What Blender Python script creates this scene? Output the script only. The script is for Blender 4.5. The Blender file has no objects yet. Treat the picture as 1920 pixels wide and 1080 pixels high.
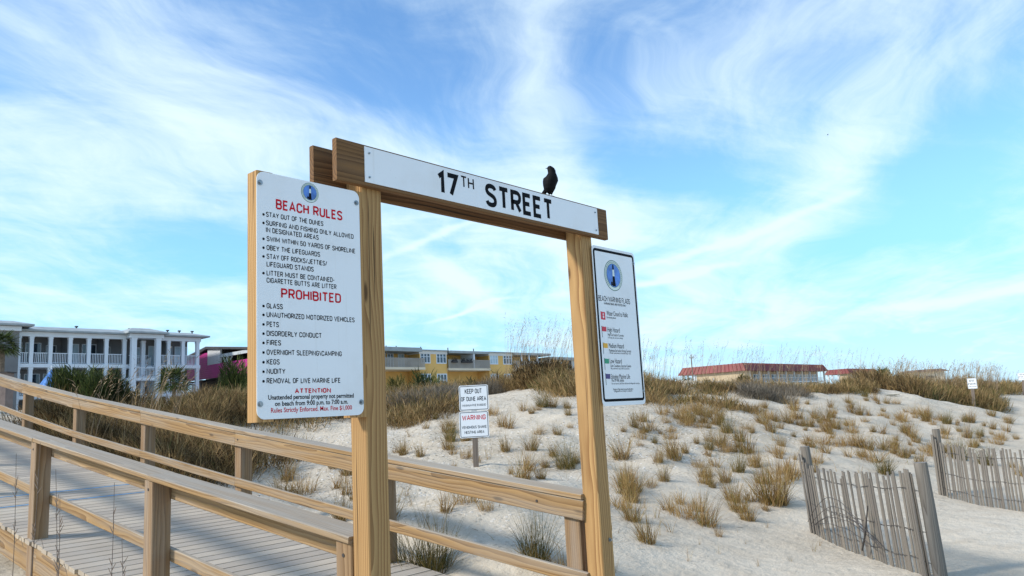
import bpy, bmesh, math, random
import numpy as np
from mathutils import Vector, Matrix
random.seed(7); rng = np.random.default_rng(11)
R_ = math.radians
scene = bpy.context.scene
COL = scene.collection

# ------------------------------------------------------------------ camera
F_PX, PITCH, ROLL, YAW = 1449.33, 0.159578, -0.054192, 0.844208
CAM = np.array([-2.34967, -3.28335, 1.65])
FW = np.array([math.sin(YAW)*math.cos(PITCH), math.cos(YAW)*math.cos(PITCH), math.sin(PITCH)])
_r0 = np.array([math.cos(YAW), -math.sin(YAW), 0.0]); _u0 = np.cross(_r0, FW)
RT = _r0*math.cos(ROLL) + _u0*math.sin(ROLL)
UP = -_r0*math.sin(ROLL) + _u0*math.cos(ROLL)
cd = bpy.data.cameras.new('camera'); cam = bpy.data.objects.new('camera', cd); COL.objects.link(cam)
cd.sensor_width = 36.0; cd.lens = 36.0*F_PX/1920.0; cd.clip_start = 0.05; cd.clip_end = 9000
cam.matrix_world = Matrix(((RT[0], UP[0], -FW[0], CAM[0]), (RT[1], UP[1], -FW[1], CAM[1]), (RT[2], UP[2], -FW[2], CAM[2]), (0, 0, 0, 1)))
scene.camera = cam

def ray(x, y): return FW*F_PX + RT*(x-960) - UP*(y-540)
def atx(x, y, X): d = ray(x, y); return CAM + d*(X-CAM[0])/d[0]
def aty(x, y, Y): d = ray(x, y); return CAM + d*(Y-CAM[1])/d[1]
def atd(x, y, D): return CAM + ray(x, y)/F_PX*D
def pj(P):
    d = np.asarray(P, float)-CAM; z = d@FW
    return 960+F_PX*(d@RT)/z, 540-F_PX*(d@UP)/z, z

# ------------------------------------------------------------------ light and sky
SUN_ELEV = R_(36); SUN_DIR = np.array([-0.90, 0.43])
scene.view_settings.view_transform = 'Standard'; scene.view_settings.look = 'None'
scene.view_settings.exposure = 0.6; scene.view_settings.gamma = 1.0
sun_d = bpy.data.lights.new('sun', 'SUN'); sun_d.energy = 2.7; sun_d.angle = R_(8); sun_d.color = (1.0, 0.93, 0.83)
sun = bpy.data.objects.new('sun', sun_d); COL.objects.link(sun)
_sd = SUN_DIR/np.linalg.norm(SUN_DIR)*math.cos(SUN_ELEV)
sun.rotation_euler = Vector((_sd[0], _sd[1], math.sin(SUN_ELEV))).to_track_quat('Z', 'Y').to_euler()

class NT:
    """small helper around a node tree"""
    def __init__(s, tree): s.t = tree; s.n = tree.nodes; s.l = tree.links
    def new(s, typ, **kw):
        n = s.n.new(typ)
        for k, v in kw.items():
            if k.startswith('_'): setattr(n, k[1:], v)
        return n
    def link(s, a, b): s.l.new(a, b)
    def put(s, sock, v):
        if hasattr(v, 'is_linked') or isinstance(v, bpy.types.NodeSocket): s.l.new(v, sock)
        else: sock.default_value = v
    def math(s, op, a, b=None, c=None, clamp=False):
        n = s.n.new('ShaderNodeMath'); n.operation = op; n.use_clamp = clamp
        s.put(n.inputs[0], a)
        if b is not None: s.put(n.inputs[1], b)
        if c is not None: s.put(n.inputs[2], c)
        return n.outputs[0]
    def vmath(s, op, a, b=None):
        n = s.n.new('ShaderNodeVectorMath'); n.operation = op
        s.put(n.inputs[0], a)
        if b is not None: s.put(n.inputs[1], b)
        return n.outputs['Value'] if op in ('DOT_PRODUCT', 'LENGTH') else n.outputs[0]
    def noise(s, vec, scale, detail=4, rough=0.55, dist=0.0):
        n = s.n.new('ShaderNodeTexNoise'); s.put(n.inputs['Vector'], vec)
        n.inputs['Scale'].default_value = scale; n.inputs['Detail'].default_value = detail
        n.inputs['Roughness'].default_value = rough; n.inputs['Distortion'].default_value = dist
        return n.outputs['Fac']
    def noisec(s, vec, scale, detail=3):
        n = s.n.new('ShaderNodeTexNoise'); s.put(n.inputs['Vector'], vec)
        n.inputs['Scale'].default_value = scale; n.inputs['Detail'].default_value = detail
        return n.outputs['Color']
    def ramp(s, fac, stops, interp='LINEAR'):
        n = s.n.new('ShaderNodeValToRGB'); n.color_ramp.interpolation = interp
        e = n.color_ramp.elements
        while len(e) < len(stops): e.new(0.5)
        for el, (p, c) in zip(e, stops):
            el.position = p; el.color = tuple(c)+(1.0,) if len(c) == 3 else c
        s.put(n.inputs[0], fac); return n.outputs[0]
    def mix(s, fac, a, b, blend='MIX'):
        n = s.n.new('ShaderNodeMix'); n.data_type = 'RGBA'; n.blend_type = blend
        s.put(n.inputs['Factor'], fac)
        for sock, v in ((n.inputs[6], a), (n.inputs[7], b)):
            if isinstance(v, tuple): v = v if len(v) == 4 else v+(1.0,)
            s.put(sock, v)
        return n.outputs[2]
    def mapr(s, v, a, b, c=0.0, d=1.0, smooth=True):
        n = s.n.new('ShaderNodeMapRange'); n.interpolation_type = 'SMOOTHSTEP' if smooth else 'LINEAR'
        s.put(n.inputs[0], v)
        for i, x in enumerate((a, b, c, d)): n.inputs[i+1].default_value = x
        return n.outputs[0]
    def scalev(s, vec, sc):
        return s.vmath('MULTIPLY', vec, sc)
    def comb(s, x, y, z):
        n = s.n.new('ShaderNodeCombineXYZ')
        for i, v in enumerate((x, y, z)): s.put(n.inputs[i], v)
        return n.outputs[0]

def build_world():
    w = bpy.data.worlds.new('World'); scene.world = w; w.use_nodes = True
    T = NT(w.node_tree); T.n.clear()
    out = T.new('ShaderNodeOutputWorld'); bg = T.new('ShaderNodeBackground'); T.link(bg.outputs[0], out.inputs[0])
    bg.inputs['Strength'].default_value = 0.11
    sky = T.new('ShaderNodeTexSky'); sky.sky_type = 'NISHITA'; sky.sun_disc = False
    sky.sun_elevation = SUN_ELEV; sky.sun_rotation = math.atan2(SUN_DIR[0], SUN_DIR[1])
    sky.air_density = 1.0; sky.dust_density = 0.4; sky.ozone_density = 1.6
    tc = T.new('ShaderNodeTexCoord'); d = tc.outputs['Generated']
    sep = T.new('ShaderNodeSeparateXYZ'); T.link(d, sep.inputs[0])
    dz = T.math('MAXIMUM', sep.outputs[2], 0.0)
    # cirrus layer: the direction projected on a flat sheet high above, so that it flattens towards the horizon
    den = T.math('ADD', dz, 0.16)
    px = T.math('DIVIDE', sep.outputs[0], den); py = T.math('DIVIDE', sep.outputs[1], den)
    P = T.comb(px, py, 0.0)
    warp = T.vmath('SUBTRACT', T.noisec(P, 0.9, 3), (0.5, 0.5, 0.5))
    P2 = T.vmath('ADD', P, T.scalev(warp, (0.9, 0.9, 0.0)))
    rot = T.new('ShaderNodeMapping'); rot.inputs['Rotation'].default_value = (0, 0, R_(-38)); T.link(P2, rot.inputs['Vector'])
    streak = T.noise(T.scalev(rot.outputs[0], (0.5, 1.6, 1.0)), 2.1, 9, 0.62)
    rot2 = T.new('ShaderNodeMapping'); rot2.inputs['Rotation'].default_value = (0, 0, R_(25)); T.link(P2, rot2.inputs['Vector'])
    streak2 = T.noise(T.scalev(rot2.outputs[0], (0.35, 2.6, 1.0)), 1.3, 6, 0.6)
    puff = T.noise(P2, 2.2, 9, 0.6)
    mott = T.noise(T.scalev(P2, (1.0, 1.6, 1.0)), 5.5, 6, 0.65)
    m = T.math('ADD', T.math('MULTIPLY', streak, 0.50), T.math('ADD', T.math('MULTIPLY', streak2, 0.30), T.math('ADD', T.math('MULTIPLY', puff, 0.22), T.math('MULTIPLY', T.math('SUBTRACT', mott, 0.5), 0.22))))
    # big banks and holes of the cirrus in fixed directions of the sky: centre direction, extents along two tangent axes, tilt, weight
    def bank(px_, py_, ex, ey, tilt, wgt):
        c = ray(px_, py_); c = c/np.linalg.norm(c)
        e1 = np.cross(c, [0, 0, 1.0]); e1 /= np.linalg.norm(e1); e2 = np.cross(e1, c)
        t = R_(tilt); a = (e1*math.cos(t)+e2*math.sin(t))/ex; b = (-e1*math.sin(t)+e2*math.cos(t))/ey
        dw = T.vmath('ADD', d, T.scalev(warp, (0.16, 0.16, 0.10)))
        u = T.vmath('DOT_PRODUCT', dw, tuple(a)); u = T.math('SUBTRACT', u, float(a@c))
        v = T.vmath('DOT_PRODUCT', dw, tuple(b)); v = T.math('SUBTRACT', v, float(b@c))
        q = T.math('ADD', T.math('MULTIPLY', u, u), T.math('MULTIPLY', v, v))
        return T.math('MULTIPLY', T.math('EXPONENT', T.math('MULTIPLY', q, -1.0)), wgt)
    for b in BANKS: m = T.math('ADD', m, bank(*b[:5], b[5]*1.05))
    mask = T.mapr(m, 0.34, 0.78)
    hz = T.mapr(sep.outputs[2], 0.0, 0.16, 0.5, 0.0)
    mask = T.math('MAXIMUM', mask, hz)
    hs = T.new('ShaderNodeHueSaturation'); T.link(sky.outputs[0], hs.inputs['Color'])
    hs.inputs['Saturation'].default_value = SKY_SAT; hs.inputs['Value'].default_value = SKY_VAL
    cyan = T.mix(T.mapr(sep.outputs[2], 0.02, 0.42, 0.85, 0.0), hs.outputs[0], SKY_LOW)
    thin = T.mix(T.math('MULTIPLY', mask, 0.84), cyan, CLOUD)
    T.link(thin, bg.inputs['Color'])
SKY_SAT, SKY_VAL = 1.2, 1.55
SKY_LOW = (1.55, 4.6, 7.4)
CLOUD = (5.7, 6.8, 7.3)
# measured banks (+ white) and blue holes (-) of the thin cloud
BANKS = [(120, 330, 0.24, 0.08, -8, 0.09), (330, 180, 0.20, 0.06, -30, 0.14), (800, 290, 0.16, 0.05, -25, 0.14), (1040, 230, 0.05, 0.22, 8, 0.16),
         (180, 560, 0.16, 0.05, 0, 0.08), (1560, 320, 0.24, 0.05, 32, 0.18), (1100, 410, 0.2, 0.04, -6, 0.12), (850, 500, 0.10, 0.025, 28, 0.10),
         (1500, 580, 0.3, 0.05, 4, 0.10), (1500, 60, 0.25, 0.06, 20, 0.07), (700, 60, 0.2, 0.05, -30, -0.08), (60, 60, 0.14, 0.10, 0, -0.08),
         (690, 170, 0.09, 0.04, -30, -0.14), (960, 90, 0.09, 0.10, 0, -0.10), (1250, 300, 0.12, 0.035, -10, -0.22), (1420, 380, 0.12, 0.03, 0, -0.16), (330, 500, 0.13, 0.03, 6, -0.20),
         (1760, 330, 0.10, 0.06, 35, -0.20), (1600, 470, 0.14, 0.03, 8, -0.14), (1820, 170, 0.12, 0.05, 20, -0.05), (1180, 130, 0.10, 0.06, 30, -0.06), (860, 420, 0.08, 0.03, 0, -0.10),
         (1260, 513, 0.09, 0.004, 5, 0.22), (870, 566, 0.06, 0.003, 4, 0.2), (800, 455, 0.08, 0.004, 14, 0.16), (840, 520, 0.08, 0.012, -32, 0.2), (1830, 566, 0.10, 0.008, -4, 0.2), (1400, 430, 0.12, 0.006, 14, 0.14)]
build_world()

# ------------------------------------------------------------------ materials
def mat(name):
    m = bpy.data.materials.new(name); m.use_nodes = True
    T = NT(m.node_tree); b = T.n['Principled BSDF']
    return m, T, b
def bump(T, b, h, strength, dist):
    n = T.new('ShaderNodeBump'); n.inputs['Strength'].default_value = strength; n.inputs['Distance'].default_value = dist
    T.link(h, n.inputs['Height']); T.link(n.outputs[0], b.inputs['Normal'])
def plain(name, col, rough=0.6, var=0.06, scale=3.0, metal=0.0, spec=0.5):
    m, T, b = mat(name)
    tc = T.new('ShaderNodeTexCoord')
    f = T.noise(tc.outputs['Object'], scale, 5)
    c2 = tuple(max(0, c*(1-2.2*var)) for c in col); c1 = tuple(min(1, c*(1+var)) for c in col)
    T.link(T.ramp(f, [(0.3, c2), (0.7, c1)]), b.inputs['Base Color'])
    b.inputs['Roughness'].default_value = rough; b.inputs['Metallic'].default_value = metal
    b.inputs['Specular IOR Level'].default_value = spec
    return m
def wood(name, early, late, grey=None, greyamt=0.0, rough=0.75, ring=0.012, knot=True):
    m, T, b = mat(name)
    at = T.new('ShaderNodeAttribute'); at.attribute_name = 'gc'; gv = at.outputs['Vector']
    tn = T.new('ShaderNodeAttribute'); tn.attribute_name = 'tint'
    slow = T.vmath('SUBTRACT', T.noisec(T.scalev(gv, (1.1, 5.0, 5.0)), 1.0, 2), (0.5, 0.5, 0.5))
    v = T.vmath('ADD', T.scalev(gv, (0.02, 1.0, 1.0)), T.scalev(slow, (0.0, 0.06, 0.06)))
    wv = T.new('ShaderNodeTexWave'); wv.wave_type = 'RINGS'; wv.rings_direction = 'X'; wv.wave_profile = 'SAW'
    T.link(v, wv.inputs['Vector']); wv.inputs['Scale'].default_value = 2*math.pi/(20*ring)
    wv.inputs['Distortion'].default_value = 1.2; wv.inputs['Detail'].default_value = 2; wv.inputs['Detail Scale'].default_value = 1.5
    fib = T.noise(T.scalev(gv, (3.0, 140.0, 140.0)), 1.0, 4, 0.6)
    blot = T.noise(T.scalev(gv, (1.3, 9.0, 9.0)), 1.0, 4, 0.6)
    g = T.math('ADD', T.math('MULTIPLY', wv.outputs['Fac'], 0.62), T.math('MULTIPLY', fib, 0.38))
    c = T.ramp(g, [(0.18, early), (0.55, tuple(0.55*a+0.45*l for a, l in zip(early, late))), (0.86, late)])
    c = T.mix(T.mapr(blot, 0.35, 0.75, 0.0, 0.45), c, tuple(x*0.72 for x in early))
    crk = T.noise(T.scalev(gv, (0.9, 55.0, 55.0)), 1.0, 2, 0.5)
    c = T.mix(T.mapr(crk, 0.66, 0.72, 0.0, 0.75), c, tuple(x*0.22 for x in late))
    if knot:
        vo = T.new('ShaderNodeTexVoronoi'); T.link(T.scalev(gv, (1.7, 6.5, 6.5)), vo.inputs['Vector']); vo.inputs['Scale'].default_value = 1.0
        kn = T.mapr(vo.outputs['Distance'], 0.05, 0.13, 0.85, 0.0)
        c = T.mix(kn, c, tuple(x*0.35 for x in late))
    if grey:
        ge = T.new('ShaderNodeNewGeometry'); sp = T.new('ShaderNodeSeparateXYZ'); T.link(ge.outputs['Normal'], sp.inputs[0])
        up = T.mapr(sp.outputs[2], 0.35, 0.9)
        w1 = T.noise(T.scalev(gv, (0.7, 14.0, 14.0)), 1.0, 4, 0.6)
        wt = T.math('ADD', T.math('MULTIPLY', up, 0.75), T.mapr(w1, 0.35, 0.75, 0.0, greyamt), clamp=True)
        gcol = T.ramp(T.math('ADD', T.math('MULTIPLY', fib, 0.6), T.math('MULTIPLY', wv.outputs['Fac'], 0.25)), [(0.2, grey), (0.75, tuple(x*0.55 for x in grey))])
        c = T.mix(wt, c, gcol)
    c = T.mix(1.0, c, T.ramp(tn.outputs['Fac'], [(0.0, (0.74, 0.74, 0.76)), (1.0, (1.14, 1.12, 1.08))]), 'MULTIPLY')
    T.link(c, b.inputs['Base Color']); b.inputs['Roughness'].default_value = rough
    b.inputs['Specular IOR Level'].default_value = 0.25
    bump(T, b, g, 0.35, 0.002)
    return m
def blades_mat(name, stops, rough=0.7, trans=0.25):
    m, T, b = mat(name)
    tn = T.new('ShaderNodeAttribute'); tn.attribute_name = 'tint'
    c = T.ramp(tn.outputs['Fac'], stops)
    T.link(c, b.inputs['Base Color']); b.inputs['Roughness'].default_value = rough
    b.inputs['Specular IOR Level'].default_value = 0.2
    if trans:
        tr = T.new('ShaderNodeBsdfTranslucent'); T.link(c, tr.inputs['Color'])
        mx = T.new('ShaderNodeMixShader'); mx.inputs[0].default_value = trans
        o = T.n['Material Output']; T.link(b.outputs[0], mx.inputs[1]); T.link(tr.outputs[0], mx.inputs[2]); T.link(mx.outputs[0], o.inputs['Surface'])
    return m
def glass_mat(name, col, rough=0.08):
    m, T, b = mat(name)
    tc = T.new('ShaderNodeTexCoord')
    f = T.noise(tc.outputs['Object'], 0.8, 3)
    T.link(T.ramp(f, [(0.35, tuple(x*0.5 for x in col)), (0.65, col)]), b.inputs['Base Color'])
    b.inputs['Roughness'].default_value = rough; b.inputs['Specular IOR Level'].default_value = 0.8
    return m
def siding_mat(name, col, pitch, dark=0.55):
    """lap siding: real grooves are drawn as a bump at each lap"""
    m, T, b = mat(name)
    tc = T.new('ShaderNodeTexCoord'); sp = T.new('ShaderNodeSeparateXYZ'); T.link(tc.outputs['Object'], sp.inputs[0])
    fr = T.math('FRACT', T.math('DIVIDE', sp.outputs[2], pitch))
    f = T.noise(tc.outputs['Object'], 1.5, 4)
    c = T.ramp(f, [(0.3, tuple(x*0.86 for x in col)), (0.7, col)])
    T.link(c, b.inputs['Base Color']); b.inputs['Roughness'].default_value = 0.5
    bump(T, b, fr, 1.0, 0.05)
    return m

M = {}
M['pine'] = wood('new_pine', (0.48, 0.298, 0.125), (0.205, 0.10, 0.034), rough=0.7, ring=0.015)
M['beam'] = wood('brown_pine', (0.245, 0.13, 0.05), (0.08, 0.038, 0.014), (0.17, 0.13, 0.10), 0.25, rough=0.75, ring=0.020)
M['rail'] = wood('weathered_pine', (0.38, 0.24, 0.105), (0.16, 0.088, 0.036), (0.41, 0.365, 0.30), 0.6, ring=0.020)
M['post'] = wood('weathered_post_pine', (0.34, 0.22, 0.115), (0.155, 0.088, 0.040), (0.42, 0.35, 0.28), 0.55, ring=0.015)
M['deck'] = wood('weathered_deck_pine', (0.50, 0.42, 0.315), (0.31, 0.245, 0.17), (0.54, 0.48, 0.40), 0.5, ring=0.02, knot=False)
M['grey_wood'] = wood('silver_grey_wood', (0.25, 0.225, 0.19), (0.13, 0.112, 0.09), (0.28, 0.255, 0.225), 0.4, ring=0.014, knot=False)
M['sign_post'] = wood('dark_grey_post_wood', (0.25, 0.20, 0.16), (0.14, 0.11, 0.085), (0.28, 0.25, 0.22), 0.4, ring=0.014, knot=False)
def sign_mat():
    m, T, b = mat('white_sign_sheet'); tc = T.new('ShaderNodeTexCoord'); v = tc.outputs['Object']
    g = T.noise(v, 3.0, 6, 0.65); r = T.noise(T.scalev(v, (26.0, 26.0, 1.1)), 1.0, 4, 0.6); sp = T.noise(v, 55.0, 3, 0.6)
    c = T.mix(T.mapr(g, 0.45, 0.8, 0.0, 0.35), (0.81, 0.84, 0.86), (0.66, 0.66, 0.63))
    c = T.mix(T.mapr(r, 0.58, 0.8, 0.0, 0.30), c, (0.55, 0.52, 0.46)); c = T.mix(T.mapr(sp, 0.70, 0.78, 0.0, 0.4), c, (0.40, 0.36, 0.31))
    T.link(c, b.inputs['Base Color']); T.link(T.mapr(g, 0.3, 0.7, 0.30, 0.55), b.inputs['Roughness']); return m
M['sign'] = sign_mat()
M['ink'] = plain('black_ink', (0.006, 0.007, 0.009), 0.6, 0.1, spec=0.08)
M['red'] = plain('red_ink', (0.60, 0.010, 0.025), 0.6, 0.05, spec=0.1)
M['blue_ink'] = plain('blue_ink', (0.10, 0.26, 0.72), 0.45, 0.25, 14)
M['pale_ink'] = plain('pale_ink', (0.70, 0.80, 0.74), 0.45, 0.05)
M['green_ink'] = plain('dark_green_ink', (0.05, 0.13, 0.10), 0.45, 0.1)
M['flag_red'] = plain('flag_red', (0.62, 0.02, 0.05), 0.45)
M['flag_yellow'] = plain('flag_yellow', (0.80, 0.42, 0.02), 0.45)
M['flag_green'] = plain('flag_green', (0.02, 0.30, 0.16), 0.45)
M['flag_purple'] = plain('flag_purple', (0.06, 0.04, 0.18), 0.45)
M['black_crow'] = plain('black_plumage', (0.004, 0.004, 0.005), 0.7, 0.2, 60, spec=0.15)
M['steel'] = plain('galvanised_steel', (0.33, 0.36, 0.38), 0.38, 0.15, 30, 0.85)
M['rust'] = plain('rusty_wire', (0.085, 0.075, 0.07), 0.6, 0.2, 20, 0.4)
M['blue_paint'] = plain('worn_blue_paint', (0.16, 0.40, 0.66), 0.6, 0.2, 6)
M['beak'] = plain('dark_beak', (0.02, 0.02, 0.022), 0.35)
M['white_paint'] = plain('white_paint', (0.68, 0.74, 0.80), 0.5, 0.03, 0.7)
M['grey_stucco'] = plain('pale_grey_stucco', (0.50, 0.53, 0.54), 0.8, 0.06, 0.6)
M['roof_grey'] = plain('grey_roofing', (0.33, 0.37, 0.38), 0.7, 0.1, 1.2)
M['dark_roof'] = plain('dark_grey_roofing', (0.045, 0.045, 0.05), 0.7, 0.12, 1.2)
M['dark_and_shade'] = plain('dark_shade_wall', (0.045, 0.042, 0.042), 0.85, 0.15, 0.8)  # near-black puts porch and under-floor shade into the colour; also plain dark parts
M['glass'] = glass_mat('window_glass', (0.035, 0.06, 0.09))
M['curtain'] = plain('pale_blind', (0.42, 0.55, 0.62), 0.6, 0.1, 1.0)
M['magenta'] = siding_mat('magenta_siding', (0.60, 0.035, 0.29), 0.24)
M['white_siding'] = siding_mat('white_siding', (0.72, 0.75, 0.78), 0.24)
M['yellow'] = plain('yellow_stucco', (0.74, 0.45, 0.14), 0.8, 0.08, 0.35)
M['rail_grey'] = plain('grey_balcony_panel', (0.36, 0.33, 0.29), 0.75, 0.1, 0.7)
M['shaded_balcony_wall'] = plain('shade_grey_balcony_wall', (0.17, 0.175, 0.18), 0.8, 0.08, 0.6)  # pale wall darkened: shade of the recessed balconies is put into its colour
M['beige'] = plain('beige_stucco', (0.48, 0.38, 0.25), 0.85, 0.07, 0.12)
M['cream_trim'] = plain('pale_trim', (0.66, 0.64, 0.60), 0.7, 0.05, 0.4)
M['cream'] = plain('cream_stucco', (0.72, 0.62, 0.47), 0.8, 0.05, 0.3)
M['umbrella'] = plain('blue_canvas', (0.09, 0.25, 0.62), 0.8, 0.1, 1.2)
M['brown_box'] = plain('brown_timber', (0.20, 0.15, 0.13), 0.8, 0.15, 2.0)
STRAW = [(0.0, (0.04, 0.026, 0.010)), (0.2, (0.15, 0.078, 0.021)), (0.45, (0.34, 0.205, 0.07)), (0.72, (0.50, 0.345, 0.15)), (0.9, (0.22, 0.18, 0.045)), (1.0, (0.12, 0.14, 0.03))]
OLIVE = [(0.0, (0.028, 0.028, 0.009)), (0.3, (0.085, 0.085, 0.02)), (0.55, (0.17, 0.14, 0.04)), (0.8, (0.30, 0.20, 0.065)), (1.0, (0.40, 0.28, 0.11))]
BRUSH = [(0.0, (0.028, 0.020, 0.010)), (0.25, (0.13, 0.086, 0.038)), (0.5, (0.29, 0.19, 0.08)), (0.75, (0.48, 0.33, 0.15)), (0.92, (0.15, 0.13, 0.04)), (1.0, (0.08, 0.095, 0.025))]
M['straw'] = blades_mat('straw_blades', STRAW)
M['olive'] = blades_mat('olive_blades', OLIVE)
M['brush'] = blades_mat('brush_blades', BRUSH)
M['greybrush'] = blades_mat('grey_brush_twigs', [(0.0, (0.075, 0.065, 0.05)), (0.5, (0.20, 0.17, 0.13)), (1.0, (0.32, 0.27, 0.20))])
M['oats'] = blades_mat('sea_oat_stalks', [(0.0, (0.16, 0.115, 0.08)), (0.5, (0.36, 0.25, 0.14)), (1.0, (0.50, 0.38, 0.22))])
M['stalk'] = blades_mat('grey_purple_stalks', [(0.0, (0.10, 0.08, 0.075)), (1.0, (0.34, 0.26, 0.20))])
M['leaf'] = blades_mat('shrub_leaves', [(0.0, (0.025, 0.035, 0.012)), (0.45, (0.075, 0.10, 0.025)), (0.8, (0.19, 0.20, 0.055)), (1.0, (0.34, 0.29, 0.10))])
M['palm_leaf'] = blades_mat('palm_leaves', [(0.0, (0.02, 0.03, 0.012)), (0.5, (0.06, 0.09, 0.028)), (0.85, (0.14, 0.17, 0.05)), (1.0, (0.32, 0.27, 0.11))])
M['bark'] = plain('palm_bark', (0.16, 0.12, 0.085), 0.9, 0.25, 6)

def sand_mat():
    m, T, b = mat('beach_sand')
    tc = T.new('ShaderNodeTexCoord'); v = tc.outputs['Object']
    big = T.noise(v, 0.35, 5, 0.6); mid = T.noise(v, 2.6, 6, 0.65); fine = T.noise(v, 38.0, 4, 0.7)
    base = T.ramp(big, [(0.3, (0.49, 0.43, 0.335)), (0.7, (0.585, 0.53, 0.435))])
    base = T.mix(T.mapr(mid, 0.42, 0.68, 0.0, 0.35), base, (0.39, 0.325, 0.24))
    # shell hash: thick on the dune slope, sparse on the smooth beach
    sh = T.new('ShaderNodeAttribute'); sh.attribute_name = 'shell'
    vo = T.new('ShaderNodeTexVoronoi'); T.link(v, vo.inputs['Vector']); vo.inputs['Scale'].default_value = 17.0
    vo2 = T.new('ShaderNodeTexVoronoi'); T.link(v, vo2.inputs['Vector']); vo2.inputs['Scale'].default_value = 41.0
    sep = T.new('ShaderNodeSeparateColor'); T.link(vo.outputs['Color'], sep.inputs[0])
    sep2 = T.new('ShaderNodeSeparateColor'); T.link(vo2.outputs['Color'], sep2.inputs[0])
    spot = T.mapr(vo.outputs['Distance'], 0.26, 0.46, 1.0, 0.0)
    pick = T.mapr(sep.outputs[0], 0.48, 0.56); pick2 = T.mapr(sep2.outputs[0], 0.45, 0.55)
    spot2 = T.mapr(vo2.outputs['Distance'], 0.2, 0.4, 1.0, 0.0)
    scol = T.ramp(sep.outputs[1], [(0.0, (0.20, 0.165, 0.12)), (0.45, (0.34, 0.28, 0.21)), (0.5, (0.74, 0.72, 0.68)), (1.0, (0.80, 0.78, 0.74))], 'CONSTANT')
    a1 = T.math('MULTIPLY', T.math('MULTIPLY', spot, pick), T.math('MULTIPLY', sh.outputs['Fac'], 0.85))
    a2 = T.math('MULTIPLY', T.math('MULTIPLY', spot2, pick2), T.math('MULTIPLY', sh.outputs['Fac'], 0.6))
    c = T.mix(a1, base, scol)
    c = T.mix(a2, c, (0.27, 0.225, 0.165))
    c = T.mix(T.mapr(fine, 0.5, 0.8, 0.0, 0.22), c, (0.36, 0.30, 0.22))
    T.link(c, b.inputs['Base Color']); b.inputs['Roughness'].default_value = 0.95; b.inputs['Specular IOR Level'].default_value = 0.1
    rip = T.noise(T.scalev(v, (1.0, 1.7, 1.0)), 8.5, 3, 0.5)
    mid = T.math('ADD', mid, T.math('MULTIPLY', rip, 0.4))
    h = T.math('ADD', T.math('MULTIPLY', mid, 1.0), T.math('ADD', T.math('MULTIPLY', fine, 0.16), T.math('MULTIPLY', a1, 0.25)))
    bump(T, b, h, 0.8, 0.06)
    return m
M['sand'] = sand_mat()

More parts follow.
